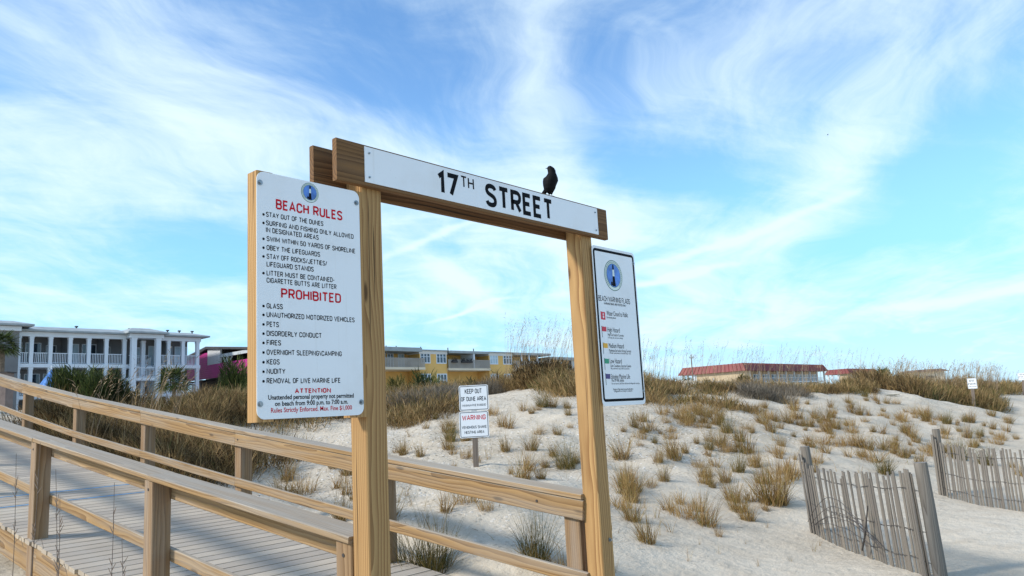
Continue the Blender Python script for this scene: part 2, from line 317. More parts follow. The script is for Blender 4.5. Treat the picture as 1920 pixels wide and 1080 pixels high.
# ------------------------------------------------------------------ mesh helpers
class MB:
    """collects geometry of ONE part: vertices, faces, grain coordinates and a tint per vertex"""
    def __init__(s): s.v = []; s.f = []; s.g = []; s.t = []; s.m = []
    def add(s, verts, faces, gc=None, tint=0.5, mi=0):
        n = len(s.v); s.v += [tuple(p) for p in verts]; s.f += [tuple(i+n for i in f) for f in faces]
        s.g += [tuple(q) for q in gc] if gc is not None else [tuple(p) for p in verts]
        s.t += [tint]*len(verts) if np.isscalar(tint) else list(tint); s.m += [mi]*len(faces)
    def board(s, p0, p1, w, h, up=(0, 0, 1), ch=0.004, tint=None, mi=0):
        """timber from p0 to p1 (axis through the middle): h along up, w sideways, chamfered edges"""
        p0 = np.array(p0, float); p1 = np.array(p1, float); a = p1-p0; L = np.linalg.norm(a); a /= L
        up = np.array(up, float); up = up-a*(up@a); up /= np.linalg.norm(up); sd = np.cross(a, up)
        W, H = w/2, h/2; c = min(ch, W*0.4, H*0.4)
        prof = [(-W+c, -H), (W-c, -H), (W, -H+c), (W, H-c), (W-c, H), (-W+c, H), (-W, H-c), (-W, -H+c)]
        ox, oy, oz = random.uniform(0, 50), random.choice((-1, 1))*random.uniform(0.05, 0.11), random.choice((-1, 1))*random.uniform(0.03, 0.09)
        nseg = max(1, int(L/0.7)); V = []; G = []
        for k in range(nseg+1):
            q = p0+a*L*k/nseg
            for (x, y) in prof: V.append(q+sd*x+up*y); G.append((ox+L*k/nseg, x+oy, y+oz))
        Fs = []
        for k in range(nseg):
            for i in range(8):
                j = (i+1) % 8; Fs.append((k*8+i, k*8+j, k*8+8+j, k*8+8+i))
        Fs.append(tuple(range(7, -1, -1))); Fs.append(tuple(nseg*8+i for i in range(8)))
        s.add(V, Fs, G, random.random() if tint is None else tint, mi)
    def box(s, x0, x1, y0, y1, z0, z1, mi=0, fr=None):
        V = [(x, y, z) for z in (z0, z1) for y in (y0, y1) for x in (x0, x1)]
        if fr: V = [fr(*p) for p in V]
        s.add(V, [(0, 2, 3, 1), (4, 5, 7, 6), (0, 1, 5, 4), (2, 6, 7, 3), (0, 4, 6, 2), (1, 3, 7, 5)], mi=mi)
    def tube(s, pts, r, n=6, tint=0.5, mi=0):
        pts = [np.array(p, float) for p in pts]; m = len(pts); rr = [r]*m if np.isscalar(r) else r
        V = []; Fs = []; ref = np.array((0.31, 0.2, 0.93))
        for k in range(m):
            a = pts[min(k+1, m-1)]-pts[max(k-1, 0)]; a /= np.linalg.norm(a)+1e-12
            u = np.cross(a, ref)
            if np.linalg.norm(u) < 1e-3: u = np.cross(a, (1, 0, 0))
            u /= np.linalg.norm(u); w = np.cross(a, u)
            for i in range(n):
                t = 2*math.pi*i/n; V.append(pts[k]+rr[k]*(u*math.cos(t)+w*math.sin(t)))
        for k in range(m-1):
            for i in range(n):
                j = (i+1) % n; Fs.append((k*n+i, k*n+j, k*n+n+j, k*n+n+i))
        Fs.append(tuple(range(n-1, -1, -1))); Fs.append(tuple((m-1)*n+i for i in range(n)))
        s.add(V, Fs, tint=tint, mi=mi)
    def prism(s, poly, fr, d0, d1, mi=0):
        """flat outline poly (a, b) pushed from depth d0 to d1; fr maps (a, depth, b) to the world"""
        n = len(poly); V = [fr(a, d, b) for d in (d0, d1) for a, b in poly]
        Fs = [tuple(range(n)), tuple(range(2*n-1, n-1, -1))]+[(i, n+i, n+(i+1) % n, (i+1) % n) for i in range(n)]
        s.add(V, Fs, mi=mi)
    def build(s, name, mats, parent=None, smooth=False, loc=None):
        me = bpy.data.meshes.new(name); V = np.array(s.v, float)
        if loc is None and parent is not None: loc = ORG.get(parent.name)
        if loc is not None: V = V-np.array(loc)
        me.from_pydata(V.tolist(), [], s.f)
        mats = mats if isinstance(mats, (list, tuple)) else [mats]
        for m in mats: me.materials.append(m)
        a = me.attributes.new('gc', 'FLOAT_VECTOR', 'POINT'); a.data.foreach_set('vector', np.array(s.g, 'f').ravel())
        a = me.attributes.new('tint', 'FLOAT', 'POINT'); a.data.foreach_set('value', np.array(s.t, 'f'))
        if len(mats) > 1: me.polygons.foreach_set('material_index', np.array(s.m, 'i'))
        bm = bmesh.new(); bm.from_mesh(me); bmesh.ops.recalc_face_normals(bm, faces=bm.faces); bm.to_mesh(me); bm.free()
        if smooth: me.polygons.foreach_set('use_smooth', [True]*len(me.polygons))
        o = bpy.data.objects.new(name, me); COL.objects.link(o)
        if parent is not None:
            o.parent = parent
            if parent.name in ORG: ORG[o.name] = ORG[parent.name]
        elif loc is not None: o.location = loc; ORG[o.name] = tuple(loc)
        return o
ORG = {}    # world origin of every thing, so that its parts can be built in world coordinates
def tag(o, label=None, cat=None, group=None, kind=None):
    if label: o['label'] = label
    if cat: o['category'] = cat
    if group: o['group'] = group
    if kind: o['kind'] = kind
    return o
def thing(name, loc, label, cat, group=None):
    o = bpy.data.objects.new(name, None); COL.objects.link(o); o.location = tuple(loc); ORG[o.name] = tuple(loc)
    o.empty_display_size = 0.2
    return tag(o, label, cat, group)

# lettering ---------------------------------------------------------
_tc = bpy.data.curves.new('lettering_source', 'FONT'); _to = bpy.data.objects.new('lettering_source', _tc)
def glyphs(txt, bold=0.0, space=1.0):
    """the outline of a line of writing as flat faces, unit cap height, starting at x = 0"""
    _tc.body = txt; _tc.size = 1.0; _tc.offset = bold; _tc.space_character = space; _tc.resolution_u = 3; _tc.fill_mode = 'FRONT'
    COL.objects.link(_to); dg = bpy.context.evaluated_depsgraph_get(); dg.update()
    me = bpy.data.meshes.new_from_object(_to.evaluated_get(dg)); COL.objects.unlink(_to)
    V = np.array([v.co[:] for v in me.vertices]); Fs = [tuple(p.vertices) for p in me.polygons]
    bpy.data.meshes.remove(me); return V, Fs
_hv, _ = glyphs('H'); CAPH = _hv[:, 1].max()-_hv[:, 1].min()
# condensed signwriter's capitals drawn as strokes on a unit box: (x, y) points, a third entry marks the corner of a curve
_O = [(.5, 1), (0, 1, 1), (0, .72), (0, .28), (0, 0, 1), (.5, 0), (1, 0, 1), (1, .28), (1, .72), (1, 1, 1), (.5, 1)]
_P = [(0, 0), (0, 1), (.55, 1), (1, 1, 1), (1, .74), (1, .47, 1), (.55, .47), (0, .47)]
_S = [(1, .82), (.93, 1, 1), (.5, 1), (0, 1, 1), (0, .77), (0, .60, 1), (.5, .52), (1, .44, 1), (1, .23), (1, 0, 1), (.5, 0), (.07, 0, 1), (0, .18)]
CAPS = {'A': (.62, [[(0, 0), (.5, 1), (1, 0)], [(.17, .31), (.83, .31)]]), 'B': (.54, [[(0, 0), (0, 1), (.55, 1), (.95, 1, 1), (.95, .77), (.95, .53, 1), (.55, .53), (0, .53)], [(.55, .53), (1, .53, 1), (1, .27), (1, 0, 1), (.55, 0), (0, 0)]]),
 'C': (.54, [[(1, .72), (1, 1, 1), (.5, 1), (0, 1, 1), (0, .72), (0, .28), (0, 0, 1), (.5, 0), (1, 0, 1), (1, .28)]]), 'D': (.54, [[(0, 0), (0, 1), (.5, 1), (1, 1, 1), (1, .7), (1, .3), (1, 0, 1), (.5, 0), (0, 0)]]),
 'E': (.46, [[(1, 1), (0, 1), (0, 0), (1, 0)], [(0, .52), (.85, .52)]]), 'F': (.46, [[(1, 1), (0, 1), (0, 0)], [(0, .5), (.85, .5)]]),
 'G': (.54, [[(1, .74), (1, 1, 1), (.5, 1), (0, 1, 1), (0, .72), (0, .28), (0, 0, 1), (.5, 0), (1, 0, 1), (1, .25), (1, .46), (.55, .46)]]), 'H': (.54, [[(0, 0), (0, 1)], [(1, 0), (1, 1)], [(0, .52), (1, .52)]]),
 'I': (0, [[(0, 0), (0, 1)]]), 'J': (.48, [[(1, 1), (1, .28), (1, 0, 1), (.5, 0), (0, 0, 1), (0, .28)]]), 'K': (.56, [[(0, 0), (0, 1)], [(1, 1), (0, .38)], [(.33, .58), (1, 0)]]),
 'L': (.44, [[(0, 1), (0, 0), (1, 0)]]), 'M': (.78, [[(0, 0), (0, 1), (.5, .22), (1, 1), (1, 0)]]), 'N': (.62, [[(0, 0), (0, 1), (1, 0), (1, 1)]]), 'O': (.54, [_O]), 'P': (.52, [_P]),
 'Q': (.54, [_O, [(.6, .24), (1, -.04)]]), 'R': (.54, [_P, [(.5, .47), (1, 0)]]), 'S': (.54, [_S]), 'T': (.56, [[(0, 1), (1, 1)], [(.5, 1), (.5, 0)]]), 'U': (.54, [[(0, 1), (0, .28), (0, 0, 1), (.5, 0), (1, 0, 1), (1, .28), (1, 1)]]),
 'V': (.60, [[(0, 1), (.5, 0), (1, 1)]]), 'W': (.86, [[(0, 1), (.25, 0), (.5, .85), (.75, 0), (1, 1)]]), 'X': (.58, [[(0, 0), (1, 1)], [(0, 1), (1, 0)]]), 'Y': (.58, [[(0, 1), (.5, .45), (1, 1)], [(.5, .45), (.5, 0)]]),
 'Z': (.52, [[(0, 1), (1, 1), (0, 0), (1, 0)]]), '0': (.50, [_O]), '1': (.22, [[(0, .80), (1, 1), (1, 0)]]), '5': (.50, [[(1, 1), (.1, 1), (0, .5), (.15, .62, 1), (.5, .62), (1, .62, 1), (1, .31), (1, 0, 1), (.5, 0), (0, 0, 1), (0, .22)]]),
 '7': (.52, [[(0, 1), (1, 1), (.36, 0)]]), '-': (.28, [[(0, .45), (1, .45)]]), '/': (.34, [[(0, 0), (1, 1)]]), '\\': (.34, [[(0, 1), (1, 0)]]), '.': (0, [[(0, 0), (0, .04)]]), ',': (.06, [[(1, .06), (0, -.12)]]), '$': (.5, [_S, [(.5, -.1), (.5, 1.1)]]), ' ': (.14, [])}
def _path(p):
    out = []; i = 0
    while i < len(p):
        if len(p[i]) == 3:
            a, c, b = np.array(out[-1]), np.array(p[i][:2]), np.array(p[i+1])
            for k in range(1, 6):
                t = k/5; w = .95*2*t*(1-t); den = (1-t)**2+w+t*t; out.append(tuple(((1-t)**2*a+w*c+t*t*b)/den))
            i += 2
        else: out.append(tuple(p[i][:2])); i += 1
    return np.array(out, float)
def caps(txt, th=.15, gap=.10):
    """a line of stroke capitals: vertices (x, z, lift) with unit cap height, and quads"""
    V, Fs, x, lift = [], [], 0.0, 0
    for ch in txt:
        w, strokes = CAPS[ch]
        for st in strokes:
            P = _path(st); P = np.stack([x+th/2+P[:, 0]*w, th/2+P[:, 1]*(1-th)], 1); d = np.diff(P, axis=0); d /= np.linalg.norm(d, axis=1)[:, None]
            nr = np.stack([-d[:, 1], d[:, 0]], 1); n = len(P); o = len(V); lift += 1
            for k in range(n):
                a, b = nr[max(k-1, 0)], nr[min(k, n-2)]; m = a+b; m = m/(np.linalg.norm(m)+1e-9); L = min(1/max(.35, m@a), 1.9)*th/2
                V += [(*(P[k]+m*L), lift % 7), (*(P[k]-m*L), lift % 7)]
            Fs += [(o+2*k, o+2*k+1, o+2*k+3, o+2*k+2) for k in range(n-1)]
        x += w+th+gap
    return np.array(V), Fs, x-gap
def line(mb, txt, x0, x1, zb, cap, y, bold=0.0, space=1.0, mi=0):
    if all(c in CAPS for c in txt):
        V, Fs, w = caps(txt, .125+2.6*bold)
        sx = (x1-x0)/w
        mb.add(np.stack([x0+V[:, 0]*sx, y-V[:, 2]*2e-5, zb+V[:, 1]*cap], 1), Fs, mi=mi); return
    V, Fs = glyphs(txt, bold, space)
    w = V[:, 0].max()-V[:, 0].min(); sx = (x1-x0)/w; sz = cap/CAPH
    P = np.stack([x0+(V[:, 0]-V[:, 0].min())*sx, np.full(len(V), y), zb+V[:, 1]*sz], 1)
    mb.add(P, Fs, mi=mi)
def disc(mb, x, z, r, y0, y1, n=40, mi=0):
    mb.prism([(x+r*math.cos(2*math.pi*i/n), z+r*math.sin(2*math.pi*i/n)) for i in range(n)], lambda a, d, b: (a, d, b), y0, y1, mi)
def rrect(x0, x1, z0, z1, r, n=6):
    P = []
    for (cx, cz, a0) in ((x1-r, z0+r, -90), (x1-r, z1-r, 0), (x0+r, z1-r, 90), (x0+r, z0+r, 180)):
        for k in range(n+1):
            t = R_(a0+90*k/n); P.append((cx+r*math.cos(t), cz+r*math.sin(t)))
    return P
XZ = lambda a, d, b: (a, d, b)
def ring_frame(mb, x0, x1, z0, z1, r, wdt, y0, y1):
    o = rrect(x0, x1, z0, z1, r); i = rrect(x0+wdt, x1-wdt, z0+wdt, z1-wdt, max(0.004, r-wdt)); n = len(o)
    V = [(a, y0, b) for a, b in o]+[(a, y0, b) for a, b in i]+[(a, y1, b) for a, b in o]+[(a, y1, b) for a, b in i]
    Fs = []
    for k in range(n):
        j = (k+1) % n
        Fs += [(k, j, n+j, n+k), (2*n+k, 3*n+k, 3*n+j, 2*n+j), (k, 2*n+k, 2*n+j, j), (n+k, n+j, 3*n+j, 3*n+k)]
    mb.add(V, Fs)

# ------------------------------------------------------------------ terrain
def vnoise(x, y, seed):
    xi = np.floor(x).astype(np.int64); yi = np.floor(y).astype(np.int64); fx = x-xi; fy = y-yi
    fx = fx*fx*(3-2*fx); fy = fy*fy*(3-2*fy)
    def h(a, b):
        n = (a*374761393+b*668265263+seed*974634721) & 0x7fffffff
        n = ((n ^ (n >> 13))*1274126177) & 0x7fffffff
        return ((n ^ (n >> 16)) & 0xffff)/65535.0-0.5
    return (h(xi, yi)*(1-fx)+h(xi+1, yi)*fx)*(1-fy)+(h(xi, yi+1)*(1-fx)+h(xi+1, yi+1)*fx)*fy
RAIL_Y = [-1.0, 0.05, 2.63, 5.1, 7.6, 10.1, 12.6, 15.1, 17.6, 20.1]
RAIL_Z = [0.88, 1.00, 1.30, 1.60, 1.92, 2.24, 2.61, 3.00, 3.30, 3.45]
def rail_z(y): return np.interp(y, RAIL_Y, RAIL_Z)       # underside of the cap board
def deck_z(y): return rail_z(y)-0.90                      # top of the deck boards
CP = [atd(*a) for a in [(650, 840, 14), (560, 800, 17), (893, 885, 11.8), (900, 1000, 7.5), (800, 745, 20), (960, 741, 19.5), (1200, 760, 17), (1220, 722, 22),
      (1400, 745, 20), (1450, 737, 23), (1650, 728, 26), (1825, 772, 28), (1830, 745, 33), (1900, 750, 36), (1915, 736, 45), (1750, 718, 36), (1450, 950, 10.5), (1250, 850, 13.5),
      (1600, 870, 13.5), (1600, 800, 18), (1400, 800, 16.5), (1740, 880, 14), (1850, 830, 18), (960, 800, 14.5), (760, 880, 12), (1000, 950, 8.5),
      (450, 765, 18), (640, 745, 22), (1330, 722, 24), (1560, 722, 26)]]
CP += [np.array(p, float) for p in [(1.9, 1.37, .40), (2.6, .85, .30), (2.6, 5, .55), (2.8, 8.5, .95), (3.2, 12, 1.5), (0, 0, 0), (-1, 3, .18), (-1, 6, .45), (-1.5, 10, .95), (-2, 14, 1.5), (.5, 3.5, .2), (1, 7, .5), (1, 10, .9), (1, 14, 1.7),
      (5.42, -1.19, 0), (7.33, .62, 0), (11.5, .19, 0), (9.6, -1.6, 0), (3, -.5, .02), (4.2, .6, .08), (5.5, 1.0, .12), (15, -.4, 0.05), (20, -1.5, 0.05), (-4, -4, 0), (0, -4, 0), (6, -5, 0), (12, -6, 0), (25, -7, 0), (-6, 2, 0),
      (40, -4, 0), (60, -6, .1), (60, 5, .9), (28, 1.5, .5), (-8, 8, .6), (-6, 16, 1.8), (4, 19, 2.3), (14, 18, 2.0), (25, 16, 1.9), (36, 12, 1.8), (10, 26, 1.7), (25, 26, 1.6), (45, 20, 1.6), (60, 14, 1.6), (-8, 28, 1.7), (40, 35, 1.4), (15, 40, 1.4), (-5, 45, 1.4), (70, 30, 1.4)]]
CP = np.array(CP)
def _U(r2): return np.where(r2 > 0, r2*np.log(np.maximum(r2, 1e-12)), 0.0)
def _fit():
    n = len(CP); X = CP[:, :2]; r2 = ((X[:, None]-X[None])**2).sum(-1)
    A = np.zeros((n+3, n+3)); A[:n, :n] = _U(r2)+0.6*np.eye(n); A[:n, n] = 1; A[:n, n+1:] = X; A[n, :n] = 1; A[n+1:, :n] = X.T
    return np.linalg.solve(A, np.concatenate([CP[:, 2], np.zeros(3)]))
_W = _fit()
def ground(x, y):
    x = np.atleast_1d(np.asarray(x, float)); y = np.atleast_1d(np.asarray(y, float)); sh = x.shape; x = x.ravel(); y = y.ravel()
    out = np.empty(len(x))
    for a in range(0, len(x), 20000):
        xs, ys = x[a:a+20000], y[a:a+20000]
        r2 = (xs[:, None]-CP[:, 0])**2+(ys[:, None]-CP[:, 1])**2
        out[a:a+20000] = _U(r2)@_W[:len(CP)]+_W[-3]+_W[-2]*xs+_W[-1]*ys
    d = np.hypot(x-18, y-8); w = np.clip((d-38)/30, 0, 1); w = w*w*(3-2*w)
    far = np.clip(0.9+0.03*(y-20), -0.4, 1.4)
    out = out*(1-w)+far*w
    slope = np.clip((out-0.12)/0.5, 0, 1)
    out = out+slope*(0.16*vnoise(x*0.55, y*0.55, 3)+0.15*vnoise(x*1.3+7, y*1.3, 5))*(1-w)+(0.02+0.05*slope)*vnoise(x*3.1, y*3.1, 9)+0.014*vnoise(x*7.5, y*7.5, 4)
    # the walkway keeps clear of the sand
    on = np.clip(1-np.abs(x-1.25)/1.9, 0, 1); on = np.clip(on*2.2, 0, 1)*np.clip((y+0.2)/0.8, 0, 1)*np.clip((24-y)/3, 0, 1)
    out = np.where(on > 0, out*(1-on)+np.minimum(out, deck_z(y)-0.22)*on, out)
    return out.reshape(sh)
def gz(x, y): return float(ground(x, y)[0])
def hit(px, py, tmax=120.0):
    """where the line of sight of a measured point of the photograph meets the sand"""
    d = ray(px, py); d = d/np.linalg.norm(d); t = np.concatenate([np.arange(2.0, 30, 0.06), np.arange(30, tmax, 0.3)])
    P = CAM+d*t[:, None]; g = ground(P[:, 0], P[:, 1]); k = np.nonzero(P[:, 2] < g)[0]
    return P[k[0]] if len(k) else None
def axis(segs):
    out = []
    for a, b, st in segs: out += list(np.arange(a, b, st))
    return np.array(out+[segs[-1][1]])
def build_ground():
    xs = axis([(-4000, -400, 450), (-400, -60, 34), (-60, -12, 4), (-12, -3, .6), (-3, 16, .10), (16, 30, .22), (30, 60, .8), (60, 130, 5), (130, 400, 27), (400, 4000, 450)])
    ys = axis([(-4000, -400, 450), (-400, -60, 34), (-60, -12, 4), (-12, -3, .5), (-3, 8, .10), (8, 16, .2), (16, 40, .8), (40, 130, 5), (130, 400, 27), (400, 4000, 450)])
    X, Y = np.meshgrid(xs, ys); Z = ground(X, Y); nx, ny = len(xs), len(ys)
    me = bpy.data.meshes.new('sand_ground'); me.vertices.add(nx*ny)
    me.vertices.foreach_set('co', np.stack([X, Y, Z], -1).astype('f').ravel())
    i = np.arange(nx-1)[None, :]+np.arange(ny-1)[:, None]*nx
    q = np.stack([i, i+1, i+nx+1, i+nx], -1).reshape(-1, 4)
    me.loops.add(q.size); me.polygons.add(len(q)); me.loops.foreach_set('vertex_index', q.ravel().astype('i'))
    me.polygons.foreach_set('loop_start', np.arange(0, q.size, 4, dtype='i')); me.polygons.foreach_set('loop_total', np.full(len(q), 4, 'i'))
    me.update(); me.validate(); me.polygons.foreach_set('use_smooth', [True]*len(me.polygons))
    a = me.attributes.new('shell', 'FLOAT', 'POINT')
    s = np.clip((Z-0.25)/0.5, 0.10, 1)*np.clip(0.75+1.4*vnoise(X*0.4, Y*0.4, 21), 0.2, 1)
    s = s*np.where(np.hypot(X-6, Y-6) < 9, 1.0, 0.6)
    a.data.foreach_set('value', s.ravel().astype('f'))
    me.materials.append(M['sand']); o = bpy.data.objects.new('ground', me); COL.objects.link(o); tag(o, kind='structure')
build_ground()

# ------------------------------------------------------------------ gate with the signs
BT = 0.038                                   # thickness of sawn boards
U1, U2, PW = 0.1847, 2.1788, 0.14            # left and right gate post
ZT = 3.150; BH = 0.235; BL = 2.4823
gate = thing('boardwalk_gate', (U1+PW/2, 0.11, gz(U1, .1)), 'tall timber gateway of two posts and a double header beam at the boardwalk end', 'gate')
for x in (U1, U2):
    mb = MB(); xc = x+PW/2
    mb.board((xc, BT+PW/2, gz(xc, .1)-0.6), (xc, BT+PW/2, ZT-0.03 if x == U1 else ZT-0.05), PW, PW, up=(0, 1, 0), ch=0.007, tint=0.62 if x == U1 else 0.78)
    mb.build('post', M['pine'], gate)
for (x0, x1, y0) in ((0.0, BL, 0.0), (-0.0243, BL-0.03, BT+PW)):
    mb = MB(); mb.board((x0, y0+BT/2, ZT-BH/2), (x1, y0+BT/2, ZT-BH/2), BT, BH, ch=0.004, tint=0.5 if y0 == 0 else 0.35)
    mb.build('header_board', M['beam'], gate)
def bolts(parent, pts, y, r=0.016, name='bolt'):
    for (x, z) in pts:
        mb = MB(); disc(mb, x, z, r, y, y-0.003, 16); n = 6
        mb.prism([(x+r*.55*math.cos(2*math.pi*i/n), z+r*.55*math.sin(2*math.pi*i/n)) for i in range(n)], XZ, y-0.003, y-0.011)
        mb.build(name, M['steel'], parent)
P = atx(1143, 1012, U2+PW+.001)
bx = MB(); q = aty(1143, 1012, BT); disc(bx, q[0], q[2], 0.014, BT-.0005, BT-.004, 16); disc(bx, q[0], q[2], 0.009, BT-.004, BT-.016, 8); bx.build('bolt', M['steel'], gate)

def emblem(parent, x, z, r, y):
    """round lighthouse seal, printed: ring, sky disc, tower in black and white bands"""
    mb = MB()
    disc(mb, x, z, r, y, y-0.0008, 48, 0); disc(mb, x, z, r*.955, y-0.0008, y-0.0012, 48, 1)
    disc(mb, x, z, r*.78, y-0.0012, y-0.0016, 48, 0); disc(mb, x, z, r*.745, y-0.0016, y-0.0020, 48, 2)
    for k in range(34):                      # ring of small lettering
        t = R_(-50+k*(280/33)); cx, cz = x+r*.865*math.cos(t), z+r*.865*math.sin(t)
        mb.box(cx-r*.022, cx+r*.022, y-0.0018, y-0.0012, cz-r*.05, cz+r*.05, mi=0)
    def quad(a, b, wa, wb, mi): mb.prism([(x-wa*r, z+a*r), (x+wa*r, z+a*r), (x+wb*r, z+b*r), (x-wb*r, z+b*r)], XZ, y-0.0020, y-0.0024, mi)
    quad(-.70, -.05, .17, .11, 3); quad(-.05, .38, .11, .085, 1); quad(.38, .62, .085, .075, 3); quad(.62, .72, .10, .02, 3)
    mb.prism([(x-.34*r, z-.66*r), (x-.17*r, z-.66*r), (x-.17*r, z-.45*r), (x-.25*r, z-.40*r), (x-.34*r, z-.48*r)], XZ, y-0.0020, y-0.0024, 3)
    for sx, sz, w in () and ((-.5, .05, .2), (.45, .2, .18), (.48, -.35, .2), (-.42, -.3, .16)):
        mb.prism([(x+sx*r+w*r*math.cos(t), z+sz*r+.05*r*math.sin(t)) for t in np.linspace(0, 6.28, 12, endpoint=False)], XZ, y-0.0020, y-0.0022, 1)
    mb.build('seal', [M['green_ink'], M['pale_ink'], M['blue_ink'], M['ink']], parent)

def street_sign():
    y = -0.0045
    a = aty(682.2, 274.4, 0); b = aty(684, 339.7, 0); c = aty(1119, 391.6, 0); d = aty(1121, 441, 0)
    x0, x1 = (a[0]+b[0])/2, (c[0]+d[0])/2; z1, z0 = (a[2]+c[2])/2, (b[2]+d[2])/2
    z1 = min(z1, ZT-0.008)
    t = thing('street_name_sign', (x0, 0, z0), 'long white panel reading 17TH STREET fixed across the gate header', 'sign')
    mb = MB(); mb.box(x0, x1, y, -0.0005, z0, z1); mb.build('panel', M['sign'], t)
    mb = MB(); yy = y-0.0006
    def put(s, l, r, base, top, bold):
        p = aty(*l, y); q = aty(*r, y); h = aty(*top, y)[2]-aty(*base, y)[2]; zb = aty(*base, y)[2]
        line(mb, s, p[0], q[0], zb, h, yy, bold, 1.04)
    put('17', (819.5, 340), (859, 350), (829, 365), (824, 319.3), 0.03)
    put('TH', (863.5, 340), (888.5, 345), (872, 352.5), (869, 330), 0.006)
    put('STREET', (909.8, 360), (1036.5, 390), (915, 387), (913, 343), 0.027)
    mb.build('lettering', M['ink'], t)
    pts = [(x0+.03, z1-.035), (x0+.03, z0+.03), (x1-.03, z1-.035), (x1-.03, z0+.03)]
    bolts(t, pts, y, 0.006, 'screw')
street_sign()

def beach_rules():
    x0, x1, z0, z1 = -0.4535, 0.156, 1.680, 2.879; y = 0.020; pl = 0.003
    t = thing('beach_rules_sign', (x0, y, z0), 'tall white BEACH RULES board with red and black lettering on the left gate post', 'sign')
    mb = MB()
    mb.prism(rrect(x0, x1, z0, z1, 0.04), XZ, y, y+pl); mb.build('panel', M['sign'], t)
    for (xa, w, tn) in ((x0+.046, .089, .95), (U1-.046, .089, .8)):
        mb = MB(); mb.board((xa, y+pl+.001+.0445, z0-.012), (xa, y+pl+.001+.0445, z1+.004), w, .089, up=(0, 1, 0), tint=tn); mb.build('backing_post', M['pine'], t)
    for zc in (z0+.12, z1-.12):
        mb = MB(); mb.board((x0+.0915, y+.06, zc), (U1-.0915, y+.06, zc), BT, .12); mb.build('crosspiece', M['pine'], t)
    yy = y-0.0008
    def P(px, py): return aty(px, py, y)
    blk, red = MB(), MB()
    def put(mb, s, l, r, cap, bold=0.012):
        p, q = P(*l), P(*r); line(mb, s, p[0], q[0], p[2], cap, yy, bold)
    put(red, 'BEACH RULES', (517.2, 392), (642, 413), 0.052, .022)
    put(red, 'PROHIBITED', (527, 559.3), (639.5, 570), 0.050, .018)
    rows = [('STAY OUT OF THE DUNES', 406.3, 606), ('SURFING AND FISHING ONLY ALLOWED', 422.3, 662.3), ('*IN DESIGNATED AREAS', 435.3, 597.3), ('SWIM WITHIN 50 YARDS OF SHORELINE', 452, 665.6),
            ('OBEY THE LIFEGUARDS', 468.7, 600), ('STAY OFF ROCKS/JETTIES/', 485, 613), ('*LIFEGUARD STANDS', 499.7, 588), ('LITTER MUST BE CONTAINED-', 516.4, 627), ('*CIGARETTE BUTTS ARE LITTER', 529.9, 630.6),
            ('GLASS', 578, 530.3), ('UNAUTHORIZED MOTORIZED VEHICLES', 594.6, 664.6), ('PETS', 612.6, 522.9), ('DISORDERLY CONDUCT', 629.8, 603), ('FIRES', 647.2, 527), ('OVERNIGHT SLEEPING\\CAMPING', 665.2, 640.6),
            ('KEGS', 683.4, 524.3), ('NUDITY', 701.2, 535), ('REMOVAL OF LIVE MARINE LIFE', 719.2, 638.3)]
    for s, base, right in rows:
        lx = 498.6 if base < 440 else 499.8
        put(blk, s.lstrip('*'), (lx, base), (right, base), 0.0255, .014)
        if s[0] != '*':
            q = P(494, base-4.2); disc(blk, q[0], q[2], 0.0065, yy, yy-.0002, 10)
    put(red, 'ATTENTION', (552.8, 737.6), (620.5, 738), 0.0235, .03)
    put(blk, 'Unattended personal property not permitted', (502.8, 749.6), (663.3, 750), 0.0215, .02)
    put(blk, 'on beach from 9:00 p.m. to 7:00 a.m.', (515.5, 761.3), (652.5, 761), 0.0215, .02)
    put(red, 'Rules Strictly Enforced. Max. Fine $1,000', (508, 773.9), (660, 774), 0.0215, .012)
    blk.build('lettering', M['ink'], t); red.build('red_lettering', M['red'], t)
    e = P(581, 361.4); emblem(t, e[0], e[2], 0.052, y)
    bolts(t, [(P(*q)[0], P(*q)[2]) for q in ((487.2, 342.2), (667.8, 380.5), (487.8, 757.8), (677.5, 754))], y, 0.014)
beach_rules()

